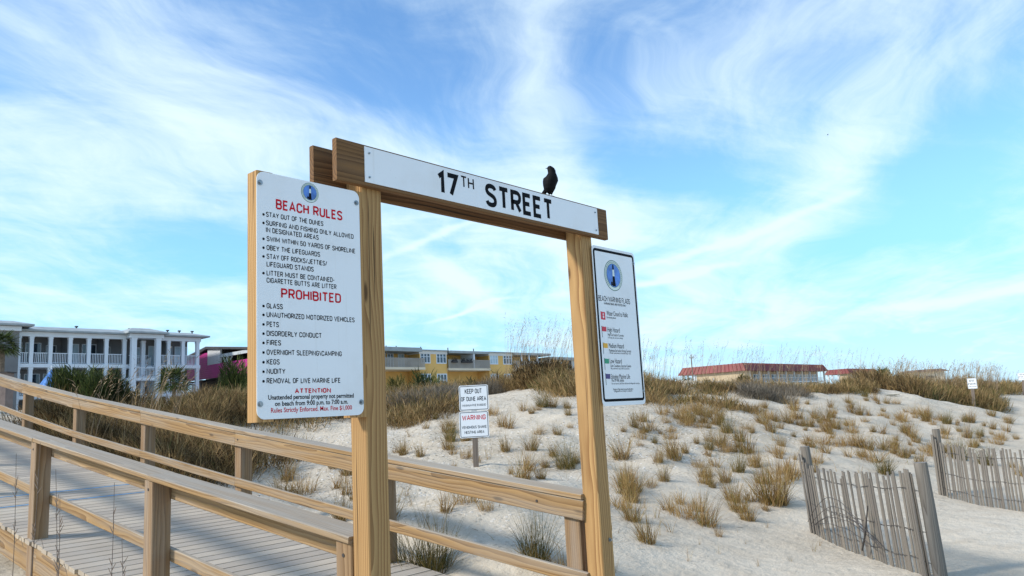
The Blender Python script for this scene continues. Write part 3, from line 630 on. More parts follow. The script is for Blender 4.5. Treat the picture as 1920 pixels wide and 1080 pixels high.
def warning_flags():
    y = 0.020; x0, x1, z0, z1 = 2.285, 2.857, 1.660, 2.857
    t = thing('warning_flags_sign', (x0, y, z0), 'white BEACH WARNING FLAGS board with a black border on the right gate post', 'sign')
    mb = MB(); mb.prism(rrect(x0, x1, z0, z1, .035), XZ, y, y+.003); mb.build('panel', M['sign'], t)
    mb = MB(); ring_frame(mb, x0+.012, x1-.012, z0+.030, z1-.020, .03, .020, y-.0008, y-.0001); mb.build('border', M['ink'], t)
    for xa in (x1-.05,):
        mb = MB(); mb.board((xa-.09, y+.003+.0445, z0+.05), (xa-.09, y+.003+.0445, z1-.05), .06, .089, up=(0, 1, 0), tint=.6); mb.build('backing_post', M['pine'], t)
    for zc in (z0+.15, z1-.15):
        mb = MB(); mb.board((U2+PW+.001, y+.05, zc), (x1-.171, y+.05, zc), BT, .09); mb.build('crosspiece', M['pine'], t)
    yy = y-.0008; mb = MB()
    def P(a, b): return aty(a/3.6+1120, b/3.6+470, y)
    def put(s, l, r, cap, bold=0.0):
        p, q = P(*l), P(*r); line(mb, s, p[0], q[0], (p[2]+q[2])/2, cap, yy, bold)
    put('BEACH WARNING FLAGS', (8, 338), (221, 362), .042, .0)
    put('WARNING SIGNS ARE POSTED DAILY', (45, 362), (195, 380), .017, .01)
    put('Water Closed to Public', (63, 435), (207, 452), .036)
    put('No swimming allowed', (63, 455), (125, 461), .014)
    put('High Hazard', (69, 546), (152, 556), .036); put('High Surf and/or Currents', (72, 573), (178, 584), .020); put('Strong rip currents likely', (75, 590), (172, 598), .012)
    put('Medium Hazard', (78, 652), (180, 664), .036); put('Moderate Surf and/or Strong Currents', (80, 678), (228, 691), .020); put('Weak swimmers should stay out', (82, 692), (226, 703), .012)
    put('Low Hazard', (85, 757), (166, 765), .036); put('Calm Conditions, Exercise Caution', (88, 781), (228, 792), .020); put('Rip currents may still be present', (91, 797), (217, 805), .012)
    put('Stinging Marine Life', (92, 858), (222, 872), .036); put('Man O\' War, Jellyfish', (97, 880), (180, 890), .020); put('Do not touch, seek first aid from the lifeguards on duty', (97, 896), (285, 906), .012)
    put('Absence of flags does not assure safe waters', (106, 936), (242, 945), .015); put('Lifeguards on duty in season', (113, 949), (236, 956), .013)
    mb.build('lettering', M['ink'], t)
    for (cx, cz, m) in ((38, 438, 'flag_red'), (46, 528, 'flag_red'), (55, 640, 'flag_yellow'), (64, 745, 'flag_green'), (72, 848, 'flag_purple')):
        q = P(cx, cz); fb = MB(); w, h = .028, .019
        dbl = cz == 438
        if dbl: h = .031
        fb.prism([(q[0]-w, q[2]+h), (q[0]+w*.2, q[2]+h*.86), (q[0]+w, q[2]+h*.92), (q[0]+w, q[2]-h*.95), (q[0]+w*.2, q[2]-h), (q[0]-w, q[2]-h*.9)], XZ, y-.0009, y-.0001)
        if dbl: disc(fb, q[0]+.004, q[2]-.010, .009, y-.0014, y-.0009, 12, 1); fb.prism([(q[0]-.003, q[2]+.018), (q[0]+.008, q[2]+.018), (q[0]+.008, q[2]+.002), (q[0]-.003, q[2]+.002)], XZ, y-.0014, y-.0009, 1)
        else: fb.box(q[0]-w-.004, q[0]-w, y-.0009, y-.0001, q[2]-h-.045, q[2]+h+.003, 2)
        fb.build('flag_mark', [M[m], M['sign'], M['ink']], t)
    e = aty(1150, 516.7, y); emblem(t, e[0], e[2], .120, y)
    bolts(t, [(x1-.022, z1-.085), (x1-.022, z0+.10)], y, .011)
warning_flags()

# ------------------------------------------------------------------ boardwalk and its handrails
def boardwalk():
    t = thing('boardwalk', (1.25, 0, gz(1.25, 0)), 'grey plank boardwalk sloping up through the dunes behind the gate', 'boardwalk')
    mb = MB(); pt = MB(); y = -0.02; pitch = 0.147
    stripes = [deck_y(91, 922), deck_y(200, 932)]
    k = 0
    while y < 20:
        yc = y+.07; z0 = deck_z(yc)-.019; sl = (deck_z(yc+.05)-deck_z(yc-.05))/.1; up = (0, -sl, 1)
        x0 = .165-random.uniform(-.006, .022); x1 = 2.36+random.uniform(0, .02)
        if abs(yc-stripes[0]) < .074 or abs(yc-stripes[1]) < .074:
            xa = .17; xb = 2.3
            pt.box(xa, xb, yc-.020, yc+.028, deck_z(yc)+.0012-.02, deck_z(yc)+.0042)
        mb.board((x0, yc, z0), (x1, yc, z0), .133, .038, up=up, ch=.003, tint=random.uniform(.25, .95)); y += pitch; k += 1
    d = mb.build('deck', M['deck'], t)
    pt.build('painted_stripes', M['blue_paint'], d)
    for x in (.225, 1.25, 2.29):
        mb = MB()
        for a, b in zip(RAIL_Y[1:-1], RAIL_Y[2:]):
            mb.board((x, a, deck_z(a)-.04-.145), (x, b, deck_z(b)-.04-.145), .045, .285, tint=.6)
        mb.build('stringer', M['rail'], t)
def deck_y(px, py):
    d = ray(px, py); t = np.arange(1, 30, .004); Q = CAM+d/np.linalg.norm(d)*t[:, None]
    k = np.nonzero(Q[:, 2] < deck_z(Q[:, 1]))[0][0]; return float(Q[k, 1])
boardwalk()

def handrail(label, px0, inner, ys, first, capx):
    """px0: outer face of the posts; inner: +1 when the deck lies towards +x"""
    t = thing('handrail', (px0+.07, ys[0], gz(px0, ys[0])), label, 'handrail', 'handrails of the boardwalk')
    xc = px0+.07
    for y in ys:
        mb = MB(); mb.board((xc, y, deck_z(y)-1.0), (xc, y, float(rail_z(y))-.002), .14, .14, up=(0, 1, 0), ch=.006, tint=random.uniform(.35, .7)); mb.build('post', M['post'], t)
    yy = [first]+list(ys[1:])+[20.0]
    bx_ = xc+inner*(.07+.019)
    for nm, dz, w, h, x in (('cap_rail', .019, capx[1]-capx[0], .038, (capx[0]+capx[1])/2), ('side_rail', -.075, .038, .140, bx_), ('middle_rail', -.545, .038, .092, bx_)):
        mb = MB()
        for a, b in zip(yy[:-1], yy[1:]):
            o = 0.0 if nm != 'cap_rail' else random.uniform(-.004, .004)
            mb.board((x+o, a, float(rail_z(a))+dz), (x+o, b-.003, float(rail_z(b))+dz), w, h, tint=random.uniform(.5, .9), ch=.005)
        if nm == 'side_rail' :
            for b in yy[1:3]:
                pass
        mb.build(nm, M['rail'], t)
    # bolt heads and a few rusty nail stains on the side rail
    for y in ys[:3]:
        mb = MB(); fx = bx_-.0195 if inner < 0 else px0-.0005; sgn = -1
        yb = y+random.uniform(-.3, .3) if inner < 0 else y
        zb = float(rail_z(yb))-.07
        mb.tube([(fx+.004, yb, zb), (fx-.004, yb, zb)], .010, 10); mb.build('bolt', M['rust'], t)
    return t
NY = [.185+.075, 2.66, 5.24, 7.75, 10.2, 12.7, 15.2, 17.7]
FY = [.30, 2.5, 5.04, 7.57, 10.1, 12.6, 15.1, 17.6]
handrail('weathered wooden handrail on the near side of the boardwalk, ending at the left gate post', U1, 1, NY, .19, (.168, .375))
handrail('weathered wooden handrail on the far side of the boardwalk, ending at the right gate post', 2.19, -1, FY, .165, (2.142, 2.335))

# ------------------------------------------------------------------ black bird on the beam
def crow():
    c0 = aty(1034, 362, .02); s = 1.08/12*pj(c0)[2]/F_PX
    e1 = np.array([_r0[0], _r0[1], 0]); e1 /= np.linalg.norm(e1); e3 = np.array([-e1[1], e1[0], 0])
    base = np.array([c0[0], .019, ZT])
    def W(x, y, d=0): return base+e1*(x-625)*s+np.array([0, 0, 1.0])*(905-y)*s+e3*d*s
    t = thing('black_bird', base, 'glossy black bird perched on the gate header above the street name', 'bird')
    me_mb = MB()
    def loft(rows, n=16):
        V = []; Fs = []
        for (x, y, rx, rd, dd) in rows:
            for i in range(n):
                a = 2*math.pi*i/n; V.append(W(x+rx*math.cos(a), y, dd+rd*math.sin(a)))
        m = len(rows)
        for k in range(m-1):
            for i in range(n):
                j = (i+1) % n; Fs.append((k*n+i, k*n+j, k*n+n+j, k*n+n+i))
        Fs.append(tuple(range(n-1, -1, -1))); Fs.append(tuple((m-1)*n+i for i in range(n)))
        me_mb.add(V, Fs)
    loft([(598, 838, 30, 30, 0), (592, 810, 74, 62, 0), (598, 740, 112, 105, -5), (604, 660, 130, 128, -10), (618, 580, 142, 138, -14), (636, 510, 138, 130, -16), (650, 450, 108, 108, -10), (658, 400, 84, 90, -2), (655, 345, 84, 88, 0), (640, 300, 76, 80, 2), (626, 265, 54, 58, 3), (620, 243, 26, 30, 3)])
    loft([(560, 640, 60, 20, 60), (528, 720, 58, 18, 74), (476, 795, 60, 13, 70), (430, 842, 70, 9, 66), (420, 866, 56, 6, 66)])      # tail
    for (sx, dd) in ((-1, 10), (1, 0)):                                          # folded wings
        loft([(622+sx*66, 455, 16, 40, dd), (622+sx*118, 510, 36, 66, dd), (618+sx*128, 570, 34, 74, dd+6), (600+sx*112, 650, 30, 70, dd+16), (586+sx*92, 730, 22, 50, dd+26), (570+sx*74, 800, 10, 26, dd+38)])
    for x in (572, 622): loft([(x+8, 790, 34, 34, 0), (x+4, 830, 26, 26, 0), (x+2, 862, 15, 15, 0)])       # feathered thighs
    o = me_mb.build('plumage', M['black_crow'], t, smooth=True)
    md = o.modifiers.new('remesh', 'REMESH'); md.mode = 'VOXEL'; md.voxel_size = 0.0032; md.use_smooth_shade = True
    dg = bpy.context.evaluated_depsgraph_get(); me = bpy.data.meshes.new_from_object(o.evaluated_get(dg)); o.modifiers.clear(); o.data = me
    if not me.materials: me.materials.append(M['black_crow'])
    mb = MB()
    mb.tube([W(580, 288, -6), W(555, 291, -8), W(528, 297, -10)], [14*s, 9*s, 1.5*s], 8); mb.build('beak', M['beak'], t)
    mb = MB()
    for x in (574, 625):
        mb.tube([W(x, 855), W(x-2, 898)], 5*s, 6)
        for dx, dd in ((-46, -14), (-26, -44), (28, -36), (60, 6)): mb.tube([W(x-2, 897), W(x-2+dx*.6, 893, dd*.6), W(x-2+dx, 901, dd)], [5*s, 4.5*s, 2*s], 5)
    mb.build('feet', M['beak'], t)
    mb = MB(); q = W(606, 282, -82); mb.tube([q-e3*2*s, q+e3*6*s], 6*s, 8); mb.build('eye', M['steel'], t)
crow()
def flying_bird(px, py, D, span, label, roll):
    c = atd(px, py, D); t = thing('flying_bird', c, label, 'bird', 'birds in the sky')
    e1 = RT; e2 = UP; e3 = -FW
    a, b = math.cos(roll), math.sin(roll); e1, e2 = e1*a+e2*b, e2*a-e1*b
    body = MB(); body.tube([c-e1*span*.22, c-e1*span*.08, c+e1*span*.1, c+e1*span*.2], [.004, .05*span, .05*span, .01*span], 8, 0.2); body.build('plumage', M['beak'], t, smooth=True)
    for sx in (-1, 1):
        w = MB(); tip = c+e3*sx*span*.5*.6+e2*span*.26+e1*span*.05
        root = c+e3*sx*.02
        V = [root-e1*.1*span, root+e1*.1*span, tip+e1*.02*span, tip-e1*.02*span]; V = V+[v+e2*.008 for v in V]
        w.add(V, [(0, 1, 2, 3), (7, 6, 5, 4), (0, 4, 5, 1), (1, 5, 6, 2), (2, 6, 7, 3), (3, 7, 4, 0)]); w.build('wing', M['beak'], t)
flying_bird(1552, 253, 120, .62, 'tiny dark bird flying high in the open sky', .15)
flying_bird(1690, 680, 70, .34, 'small dark bird just above the tall stalks on the dune top', 0.0)

# ------------------------------------------------------------------ dune signs
def panel_sign(t, c, e1, n, w, h, rows, th=.004, border=True):
    """sheet with a black border line and rows of lettering: c is the middle of its face"""
    fr = lambda a, d, b: tuple(c+e1*a-n*d+np.array([0, 0, 1.0])*b)
    mb = MB(); mb.prism(rrect(-w/2, w/2, -h/2, h/2, w*.06), fr, 0, th); p = mb.build('panel', M['sign'], t)
    ink = MB()
    k = MB(); ring_frame(k, -w/2+w*.025, w/2-w*.025, -h/2+w*.025, h/2-w*.025, w*.045, w*.018, -.0012, -.0001)
    k2 = MB(); k2.add([fr(*q) for q in k.v], k.f); k2.build('border', M['ink'], p)
    for mname in ('ink', 'red'):
        tmp = MB()
        for (s, x0, x1, zb, cap, bold, m) in rows:
            if m == mname: line(tmp, s, x0*w, x1*w, zb*h, cap*h, -.0012, bold)
        if tmp.v:
            o = MB(); o.add([fr(*q) for q in tmp.v], tmp.f); o.build('lettering' if mname == 'ink' else 'red_lettering', M[mname], p)
KEEP = [('KEEP OUT', -.30, .28, .17, .19, .012, 'ink'), ('OF DUNE AREA', -.44, .42, -.12, .17, .012, 'ink'), ('MAXIMUM FINE $1,000.00', -.40, .40, -.33, .085, .0, 'ink')]
WARN = [('WARNING', -.40, .40, .17, .19, .014, 'red'), ('VENOMOUS SNAKE', -.42, .42, -.15, .105, .008, 'ink'), ('NESTING AREA', -.34, .33, -.34, .105, .008, 'ink')]
def dune_sign(base_px, D, top_px, wpx, hs, label, rowsets, pw=.055, group='small white signs on stakes in the dunes'):
    b = atd(base_px[0], base_px[1], D); z0 = gz(b[0], b[1]); top = atd(top_px[0], top_px[1], D)
    lean = (top-b)
    base = np.array([b[0], b[1], z0])
    t = thing('dune_sign', base, label, 'sign', group)
    v = CAM-b; v[2] = 0; n = v/np.linalg.norm(v)
    dr = ray(*top_px); ax = CAM+dr*(((b-CAM)@n)/(dr@n)); e1 = np.array([-n[1], n[0], 0.0]); e1 = e1 if e1@RT > 0 else -e1
    mb = MB(); mb.board(tuple(base-np.array([0, 0, .4])), tuple(ax+(ax-base)*(-.02)), pw, pw*.8, up=tuple(n), tint=.5, ch=.004); mb.build('post', M['sign_post'], t)
    w = wpx*D/F_PX; zc = 0.0
    for k, (rows, hp) in enumerate(zip(rowsets, hs)):
        h = hp*D/F_PX; f = (zc+h/2)
        c = ax-(ax-base)/np.linalg.norm(ax-base)*f+n*(pw*.4+.006)+e1*0.004*(-1)**k
        panel_sign(t, c, e1, n, w, h-.006, rows); zc += h+.004
dune_sign((893, 890), 11.8, (887, 722), 55.5, (48.5, 50.0), 'grey stake with KEEP OUT panel above a red WARNING panel, framed by the gate', [KEEP, WARN], .085)
dune_sign((1826, 775), 28, (1822, 709), 15.5, (20,), 'small white sign on a leaning grey stake on the far right slope', [KEEP], .11)
dune_sign((1921, 752), 42, (1917, 699), 15, (14,), 'white sign on a dark stake cut off by the right picture edge', [KEEP], .13)

# ------------------------------------------------------------------ sand fences
def sand_fence(A, B, hA, hB, lean, label, posts=(True, True), n=30, sag=.0, coil=False, jag=.035, tops=(.98, .98)):
    A = np.array([A[0], A[1], gz(*A)]); B = np.array([B[0], B[1], gz(*B)])
    t = thing('sand_fence', A, label, 'sand fence', 'slat sand fences on the beach')
    ax = B-A; L = np.linalg.norm(ax); ax /= L; lv = np.array(lean)
    nrm = np.array([-ax[1], ax[0], 0]); nrm /= np.linalg.norm(nrm)
    if nrm@(CAM-A) < 0: nrm = -nrm
    H = lambda f: hA*(1-f)+hB*f-sag*math.sin(math.pi*f)
    def Q(f, z, d=0.0):
        g = A+ax*L*f; zz = gz(g[0], g[1]); return np.array([g[0], g[1], zz])+(np.array([0, 0, 1.0])+lv)*z+nrm*d
    for on, f, h in ((posts[0], 0.0, tops[0]), (posts[1], 1.0, tops[1])):
        if on:
            mb = MB(); mb.tube([Q(f, -.4, -.058), Q(f, h*.3, -.058), Q(f, h*.7, -.06), Q(f, h+.04, -.058)], [.060, .060, .058, .057], 12, .55)
            V = mb.v; mb.g = [(v[2], v[0]*1.0+.07, v[1]*1.0+.05) for v in V]; mb.build('post', M['grey_wood'], t, smooth=False)
    sl = MB()
    for i in range(n):
        f = (i+.5)/n+random.uniform(-.12, .12)/n; h = H(f)-abs(random.gauss(0, jag)); tw = random.uniform(-.012, .012); k = random.uniform(-.02, .035)
        if 0.08 < f < .9 and random.random() < .12: h -= random.uniform(.04, .12)
        sl.board(Q(f, -.15, .012+k*.3), Q(f, h, .012+k)+ax*tw, .034, .011, up=tuple(nrm), ch=.002, tint=random.uniform(.1, .9))
    for f, o in ((.004, .03), (.022, .045), (.038, .03), (.985, .055), (.965, .05)):
        sl.board(Q(f, -.15, o), Q(f, (tops[0]-.04 if f < .03 else H(f)+.02), o), .036, .011, up=tuple(nrm), ch=.002, tint=random.uniform(.2, .8))
    sl.build('slats', M['grey_wood'], t)
    for zf in (.16, .45, .86):
        w = MB(); m = 40
        for dd in (.024, .004): w.tube([Q(i/m, H(i/m)*zf*.96+.006*math.sin(i*.7+zf*9), dd+.003*math.sin(i*2.1)) for i in range(m+1)], .0030, 5)
        w.build('wire', M['rust'], t)
    if coil:
        w = MB()
        for k in range(5):
            c = .30+.03*k; pts = []
            for i in range(26):
                u = i/25; f = .10+.62*u+.01*math.sin(k*3+i*.3); z = .10+(.36+.05*k*(-1)**k)*math.sin(math.pi*(.05+.85*u))*(.9+.1*k/5)*(1-.25*u)
                pts.append(Q(min(f, .97), z, .06+.02*k))
            w.tube(pts, .0034, 5)
        w.tube([Q(.58, .10, .11), Q(.64, .28, .12), Q(.66, .46, .10), Q(.672, .56, .09)], [.010, .010, .008, .006], 6)
        w.tube([Q(.64, .28, .12), Q(.585, .38, .13), Q(.56, .40, .13)], [.007, .005, .003], 6)
        w.build('loose_wire', M['rust'], t)
CS = np.array([-(RT[0]), -(RT[1]), 0.0])
sand_fence((7.33, .62), (5.42, -1.19), .86, .94, CS*.045, 'weathered slat sand fence section nearest the camera, with loose wire tangled at its foot', n=44, sag=.02, coil=True)
sand_fence((11.5, .19), (9.6, -1.65), .86, .90, CS*.0, 'weathered slat sand fence section farther back, between the near fence and the right edge', n=40, sag=.05)
sand_fence((15.15, -.62), (13.1, -2.6), .92, .92, CS*.02, 'slat sand fence section at the right picture edge, only its first slats in view', n=36, sag=.04)

# ------------------------------------------------------------------ grass
def mesh_from(V, Fq, tint, name, m):
    me = bpy.data.meshes.new(name); me.vertices.add(len(V)); me.vertices.foreach_set('co', V.astype('f').ravel())
    n = Fq.shape[1]
    me.loops.add(Fq.size); me.polygons.add(len(Fq)); me.loops.foreach_set('vertex_index', Fq.ravel().astype('i'))
    me.polygons.foreach_set('loop_start', np.arange(0, Fq.size, n, dtype='i')); me.polygons.foreach_set('loop_total', np.full(len(Fq), n, 'i'))
    me.update(); a = me.attributes.new('tint', 'FLOAT', 'POINT'); a.data.foreach_set('value', tint.astype('f'))
    me.polygons.foreach_set('use_smooth', [True]*len(Fq)); me.materials.append(m); return me
def blades(base, az, lean, length, width, droop, tint, seg=3):
    """ribbon blades: base (n,3), az azimuth, lean from the vertical, droop extra bend towards the tip"""
    n = len(base); k = np.arange(seg+1)/seg
    ang = lean[:, None]+droop[:, None]*k[None]**1.5
    st = (length/seg)[:, None]
    rad = np.concatenate([np.zeros((n, 1)), np.cumsum(np.sin(ang[:, 1:])*st, 1)], 1)
    hgt = np.concatenate([np.zeros((n, 1)), np.cumsum(np.cos(ang[:, 1:])*st, 1)], 1)
    dx, dy = np.cos(az)[:, None], np.sin(az)[:, None]
    c = np.stack([base[:, 0:1]+rad*dx, base[:, 1:2]+rad*dy, base[:, 2:3]+hgt], -1)
    tw = rng.uniform(0, math.pi, n)[:, None]
    w = (width[:, None]*(1-0.85*k[None]**1.3))*.5
    s = np.stack([np.cos(tw)*w, np.sin(tw)*w, np.zeros_like(w)], -1)
    V = np.stack([c-s, c+s], 2).reshape(n, -1, 3)
    i = np.arange(seg)[None]*2+np.arange(n)[:, None]*(2*(seg+1))
    Fq = np.stack([i, i+1, i+3, i+2], -1).reshape(-1, 4)
    return V.reshape(-1, 3), Fq, np.repeat(tint, 2*(seg+1))
def join(parts):
    V, Fq, T = [], [], []; o = 0
    for v, f, t in parts: V.append(v); Fq.append(f+o); T.append(t); o += len(v)
    return np.concatenate(V), np.concatenate(Fq), np.concatenate(T)
def tuft_mesh(name, m, n, h, r, spread, t0, t1, width=.006, droop=.8, stalks=0):
    b = np.zeros((n, 3)); a = rng.uniform(0, 6.283, n); q = r*np.sqrt(rng.random(n)); b[:, 0] = q*np.cos(a); b[:, 1] = q*np.sin(a); b[:, 2] = -.02
    az = a+rng.normal(0, .7, n); wd = rng.random(n) < .35; az = np.where(wd, WIND+rng.normal(0, .6, n), az); L = h*np.clip(rng.normal(.78, .24, n), .25, 1.25)
    parts = [blades(b, az, np.abs(rng.normal(0, spread, n))*(.4+.6*q/r), L, np.full(n, width)*rng.uniform(.6, 1.3, n), np.abs(rng.normal(0, droop, n)), np.clip(rng.uniform(t0, t1, n), 0, 1), 4)]
    k = n//5                                  # broken and lying blades
    b2 = b[:k].copy(); parts.append(blades(b2, rng.uniform(0, 6.283, k), rng.uniform(.9, 1.5, k), h*rng.uniform(.3, .8, k), np.full(k, width*.8), rng.uniform(0, .4, k), rng.uniform(t0*.5, t1, k), 3))
    if stalks: 
        b3 = b[:stalks]; parts.append(blades(b3, rng.uniform(0, 6.283, stalks), rng.uniform(.02, .25, stalks), h*rng.uniform(1.3, 1.9, stalks), np.full(stalks, width*.7), rng.uniform(.1, .5, stalks), rng.uniform(.2, .6, stalks), 4))
    V, Fq, T = join(parts); return mesh_from(V, Fq, T, name, m)
WIND = -.9
TUFT = {
 'small': [tuft_mesh('grass_tuft', M['straw'], 70, .30, .07, .42, .05, .85) for _ in range(6)],
 'thin': [tuft_mesh('grass_tuft', M['straw'], 14, .34, .05, .25, .1, .95, .005, .5) for _ in range(6)],
 'mid': [tuft_mesh('grass_tuft', M['straw'], 180, .46, .12, .42, .05, 1.0, .006, .7, 3) for _ in range(6)],
 'big': [tuft_mesh('grass_tuft', M['straw'], 420, .62, .20, .45, .0, 1.0, .007, .7, 5) for _ in range(5)],
 'green': [tuft_mesh('grass_tuft', M['olive'], 260, .58, .15, .40, .0, 1.0, .006, .75, 3) for _ in range(5)],
 'dry': [tuft_mesh('grass_tuft', M['straw'], 150, .34, .16, .65, .2, .78, .006, .5) for _ in range(5)],
}
THEIGHT = {'small': .30, 'thin': .34, 'mid': .46, 'big': .62, 'green': .58, 'dry': .34}
def put_tuft(P, kind, h, label, group=None):
    me = random.choice(TUFT[kind]); o = bpy.data.objects.new('grass_tuft', me); COL.objects.link(o)
    o.location = (P[0], P[1], gz(P[0], P[1])); s = h/THEIGHT[kind]; o.scale = (s*random.uniform(.85, 1.2), s*random.uniform(.85, 1.2), s); o.rotation_euler = (0, 0, random.uniform(0, 6.28))
    tag(o, label, 'grass tuft', group); return o
# tufts that stand out, measured: foot of the tuft, height in the photograph, kind, label
SHOW = [
 ((1450, 945), 85, 'big', 'largest straw and olive grass clump, left of the near sand fence'), ((1462, 905), 55, 'dry', 'dry reddish grass clump just behind the largest clump near the fence'),
 ((1326, 988), 66, 'mid', 'round spiky straw tuft at the toe of the slope, left of the largest clump'), ((1213, 1018), 66, 'mid', 'spiky tuft on flat sand just right of the right gate post'),
 ((1258, 1000), 44, 'thin', 'thin upright tuft between two spiky tufts right of the gate post'), ((1265, 862), 52, 'mid', 'bushy straw tuft halfway up the slope right of the flags board'),
 ((1062, 878), 62, 'green', 'upright olive tuft seen left of the right gate post above the handrail'), ((980, 900), 56, 'mid', 'tall straw tuft behind the far handrail right of the keep-out stake'),
 ((1005, 1062), 108, 'green', 'large olive tuft seen below the cap rail, close to the right gate post'), ((1060, 1075), 60, 'dry', 'dry arching grass clump beside the rail post at the right gate post'),
 ((815, 1072), 112, 'green', 'large olive grass clump just right of the left gate post below the middle rail'), ((770, 1085), 100, 'green', 'dark olive grass clump touching the left gate post at the picture bottom'),
 ((818, 1000), 66, 'thin', 'slender tuft of tall blades between cap rail and middle rail'), ((770, 950), 38, 'thin', 'sparse tuft under the cap rail right of the left gate post'),
 ((1185, 940), 60, 'mid', 'mid-height tuft just right of the right gate post'), ((1165, 862), 50, 'mid', 'straw tuft close behind the right gate post at half height'),
 ((1360, 905), 44, 'mid', 'straw tuft left of the dry reddish clump'), ((1400, 850), 46, 'mid', 'golden tuft on the middle of the right slope below the bare crest'), ((1350, 838), 44, 'mid', 'golden tuft second from the bushy straw tuft'),
 ((1660, 890), 46, 'green', 'green-tinted tuft behind the top edge of the near sand fence'), ((1632, 866), 40, 'dry', 'broad dry golden clump above the near sand fence'), ((1725, 872), 36, 'mid', 'tuft just left of the far fence post'),
 ((1612, 888), 24, 'thin', 'small tuft directly above the fence slats'), ((1800, 862), 48, 'green', 'grey-green clump behind the slats of the farther sand fence'), ((1850, 872), 44, 'green', 'second grey-green clump behind the farther sand fence slats'),
 ((560, 915), 40, 'thin', 'thin tuft on the sand seen between cap rail and middle rail left of the gate'), ((625, 880), 34, 'small', 'brown tuft left of the left gate post below the cap rail'), ((640, 975), 60, 'mid', 'grass against the left gate post below the far cap rail'),
 ((770, 820), 34, 'thin', 'pale thin tuft left of the keep-out stake'), ((845, 800), 24, 'small', 'brown tuft beside the warning panel'), ((915, 862), 40, 'thin', 'thin tuft right beside the keep-out stake'), ((850, 880), 22, 'small', 'low tuft just left of the keep-out stake'),
 ((1495, 785), 34, 'mid', 'straw tuft below the bare sand crest'), ((1430, 795), 34, 'mid', 'bushy tuft left of the straw tuft below the crest'), ((1560, 782), 30, 'mid', 'tuft right of the straw tuft below the crest'),
 ((1150, 1075), 40, 'thin', 'loose dark blades at the foot of the right gate post'),
]
taken = []
for (px, hpx, kind, label) in SHOW:
    P = hit(*px)
    if P is None: continue
    D = pj(P)[2]; put_tuft(P, kind, hpx*D/F_PX, label, 'grass tufts that stand out on the dune'); taken.append((P[0], P[1], .28))
# the scattered rest, a few words apart by where they grow
ZONES = [
 ('small straw tuft, one of many scattered over the sand slope right of the gate', 'tufts scattered on the right slope', [(1150, 800), (1240, 772), (1420, 760), (1640, 742), (1780, 790), (1920, 770), (1920, 900), (1740, 868), (1560, 860), (1480, 940), (1390, 1000), (1160, 1050)], 235, (.16, .44)),
 ('small tuft on the sand seen through the gate opening', 'tufts seen through the gate', [(738, 800), (850, 770), (1075, 760), (1085, 905), (920, 890), (738, 860)], 40, (.18, .42)),
 ('small tuft on the sand behind the far handrail', 'tufts behind the far handrail', [(500, 850), (660, 890), (738, 900), (1060, 960), (1060, 1060), (740, 990), (520, 920)], 20, (.22, .45)),
 ('stray thin blades on the smooth sand right of the gate', 'stray blades on the flat sand', [(1165, 1040), (1400, 985), (1500, 990), (1640, 1060), (1350, 1075)], 9, (.08, .2)),
]
def inside(x, y, poly):
    c = False; n = len(poly)
    for i in range(n):
        (x1, y1), (x2, y2) = poly[i], poly[i-1]
        if (y1 > y) != (y2 > y) and x < (x2-x1)*(y-y1)/(y2-y1)+x1: c = not c
    return c
for label, group, poly, n, (h0, h1) in ZONES:
    xs = [p[0] for p in poly]; ys = [p[1] for p in poly]; k = 0; tries = 0; seeds = []
    while k < n and tries < n*30:
        tries += 1
        # rows of growth: even over the ground, not over the picture
        x = random.uniform(min(xs), max(xs)); y = min(ys)+(max(ys)-min(ys))*random.random()**1.5
        if seeds and random.random() < .28:
            q = random.choice(seeds); x, y = q[0]+random.gauss(0, 34), q[1]+random.gauss(0, 12)
        if not inside(x, y, poly): continue
        P = hit(x, y)
        if P is None or any((P[0]-a)**2+(P[1]-b)**2 < (c*(.62 if pj(P)[2] > 13 else 1))**2 for a, b, c in taken): continue
        far = pj(P)[2] > 15
        kind = random.choices(['small', 'mid', 'thin', 'dry', 'green'], [2.5, 4.2, 1.8 if not far else .6, 2.2, .8])[0] if 'stray' not in label else 'thin'
        put_tuft(P, kind, random.uniform(h0, h1)*(1.0 if kind != 'dry' else .8), label, group); taken.append((P[0], P[1], .26)); k += 1
        if k % 4 == 0: seeds.append((x, y))

# dead stems and bits of straw lying about on the slope, nobody could count them
def litter():
    pts = []
    while len(pts) < 2600:
        x, y = random.uniform(2.6, 30), random.uniform(.6, 14)
        if .12 < ground(x, y)[0] < 2.2: pts.append((x, y))
    pts = np.array(pts); n = len(pts); z = ground(pts[:, 0], pts[:, 1])+.004
    V, Fq, T = blades(np.stack([pts[:, 0], pts[:, 1], z], 1), rng.uniform(0, 6.28, n), rng.uniform(1.25, 1.6, n), rng.uniform(.05, .32, n), np.full(n, .006)*rng.uniform(.6, 2.0, n), rng.uniform(-.1, .15, n), rng.uniform(0, .8, n), 2)
    k = 500; b = pts[rng.integers(0, n, k)]+rng.normal(0, .3, (k, 2)); bz = ground(b[:, 0], b[:, 1])-.01
    V2, F2, T2 = blades(np.stack([b[:, 0], b[:, 1], bz], 1), rng.uniform(0, 6.28, k), np.abs(rng.normal(.2, .3, k)), rng.uniform(.06, .26, k), np.full(k, .006), rng.uniform(0, .8, k), rng.uniform(.1, 1, k), 3)
    V, Fq, T = join([(V, Fq, T), (V2, F2, T2)])
    o = bpy.data.objects.new('straw_litter', mesh_from(V, Fq, T, 'straw_litter', M['straw'])); COL.objects.link(o); tag(o, 'dead stems and straw bits strewn over the sand slope', kind='stuff')
litter()

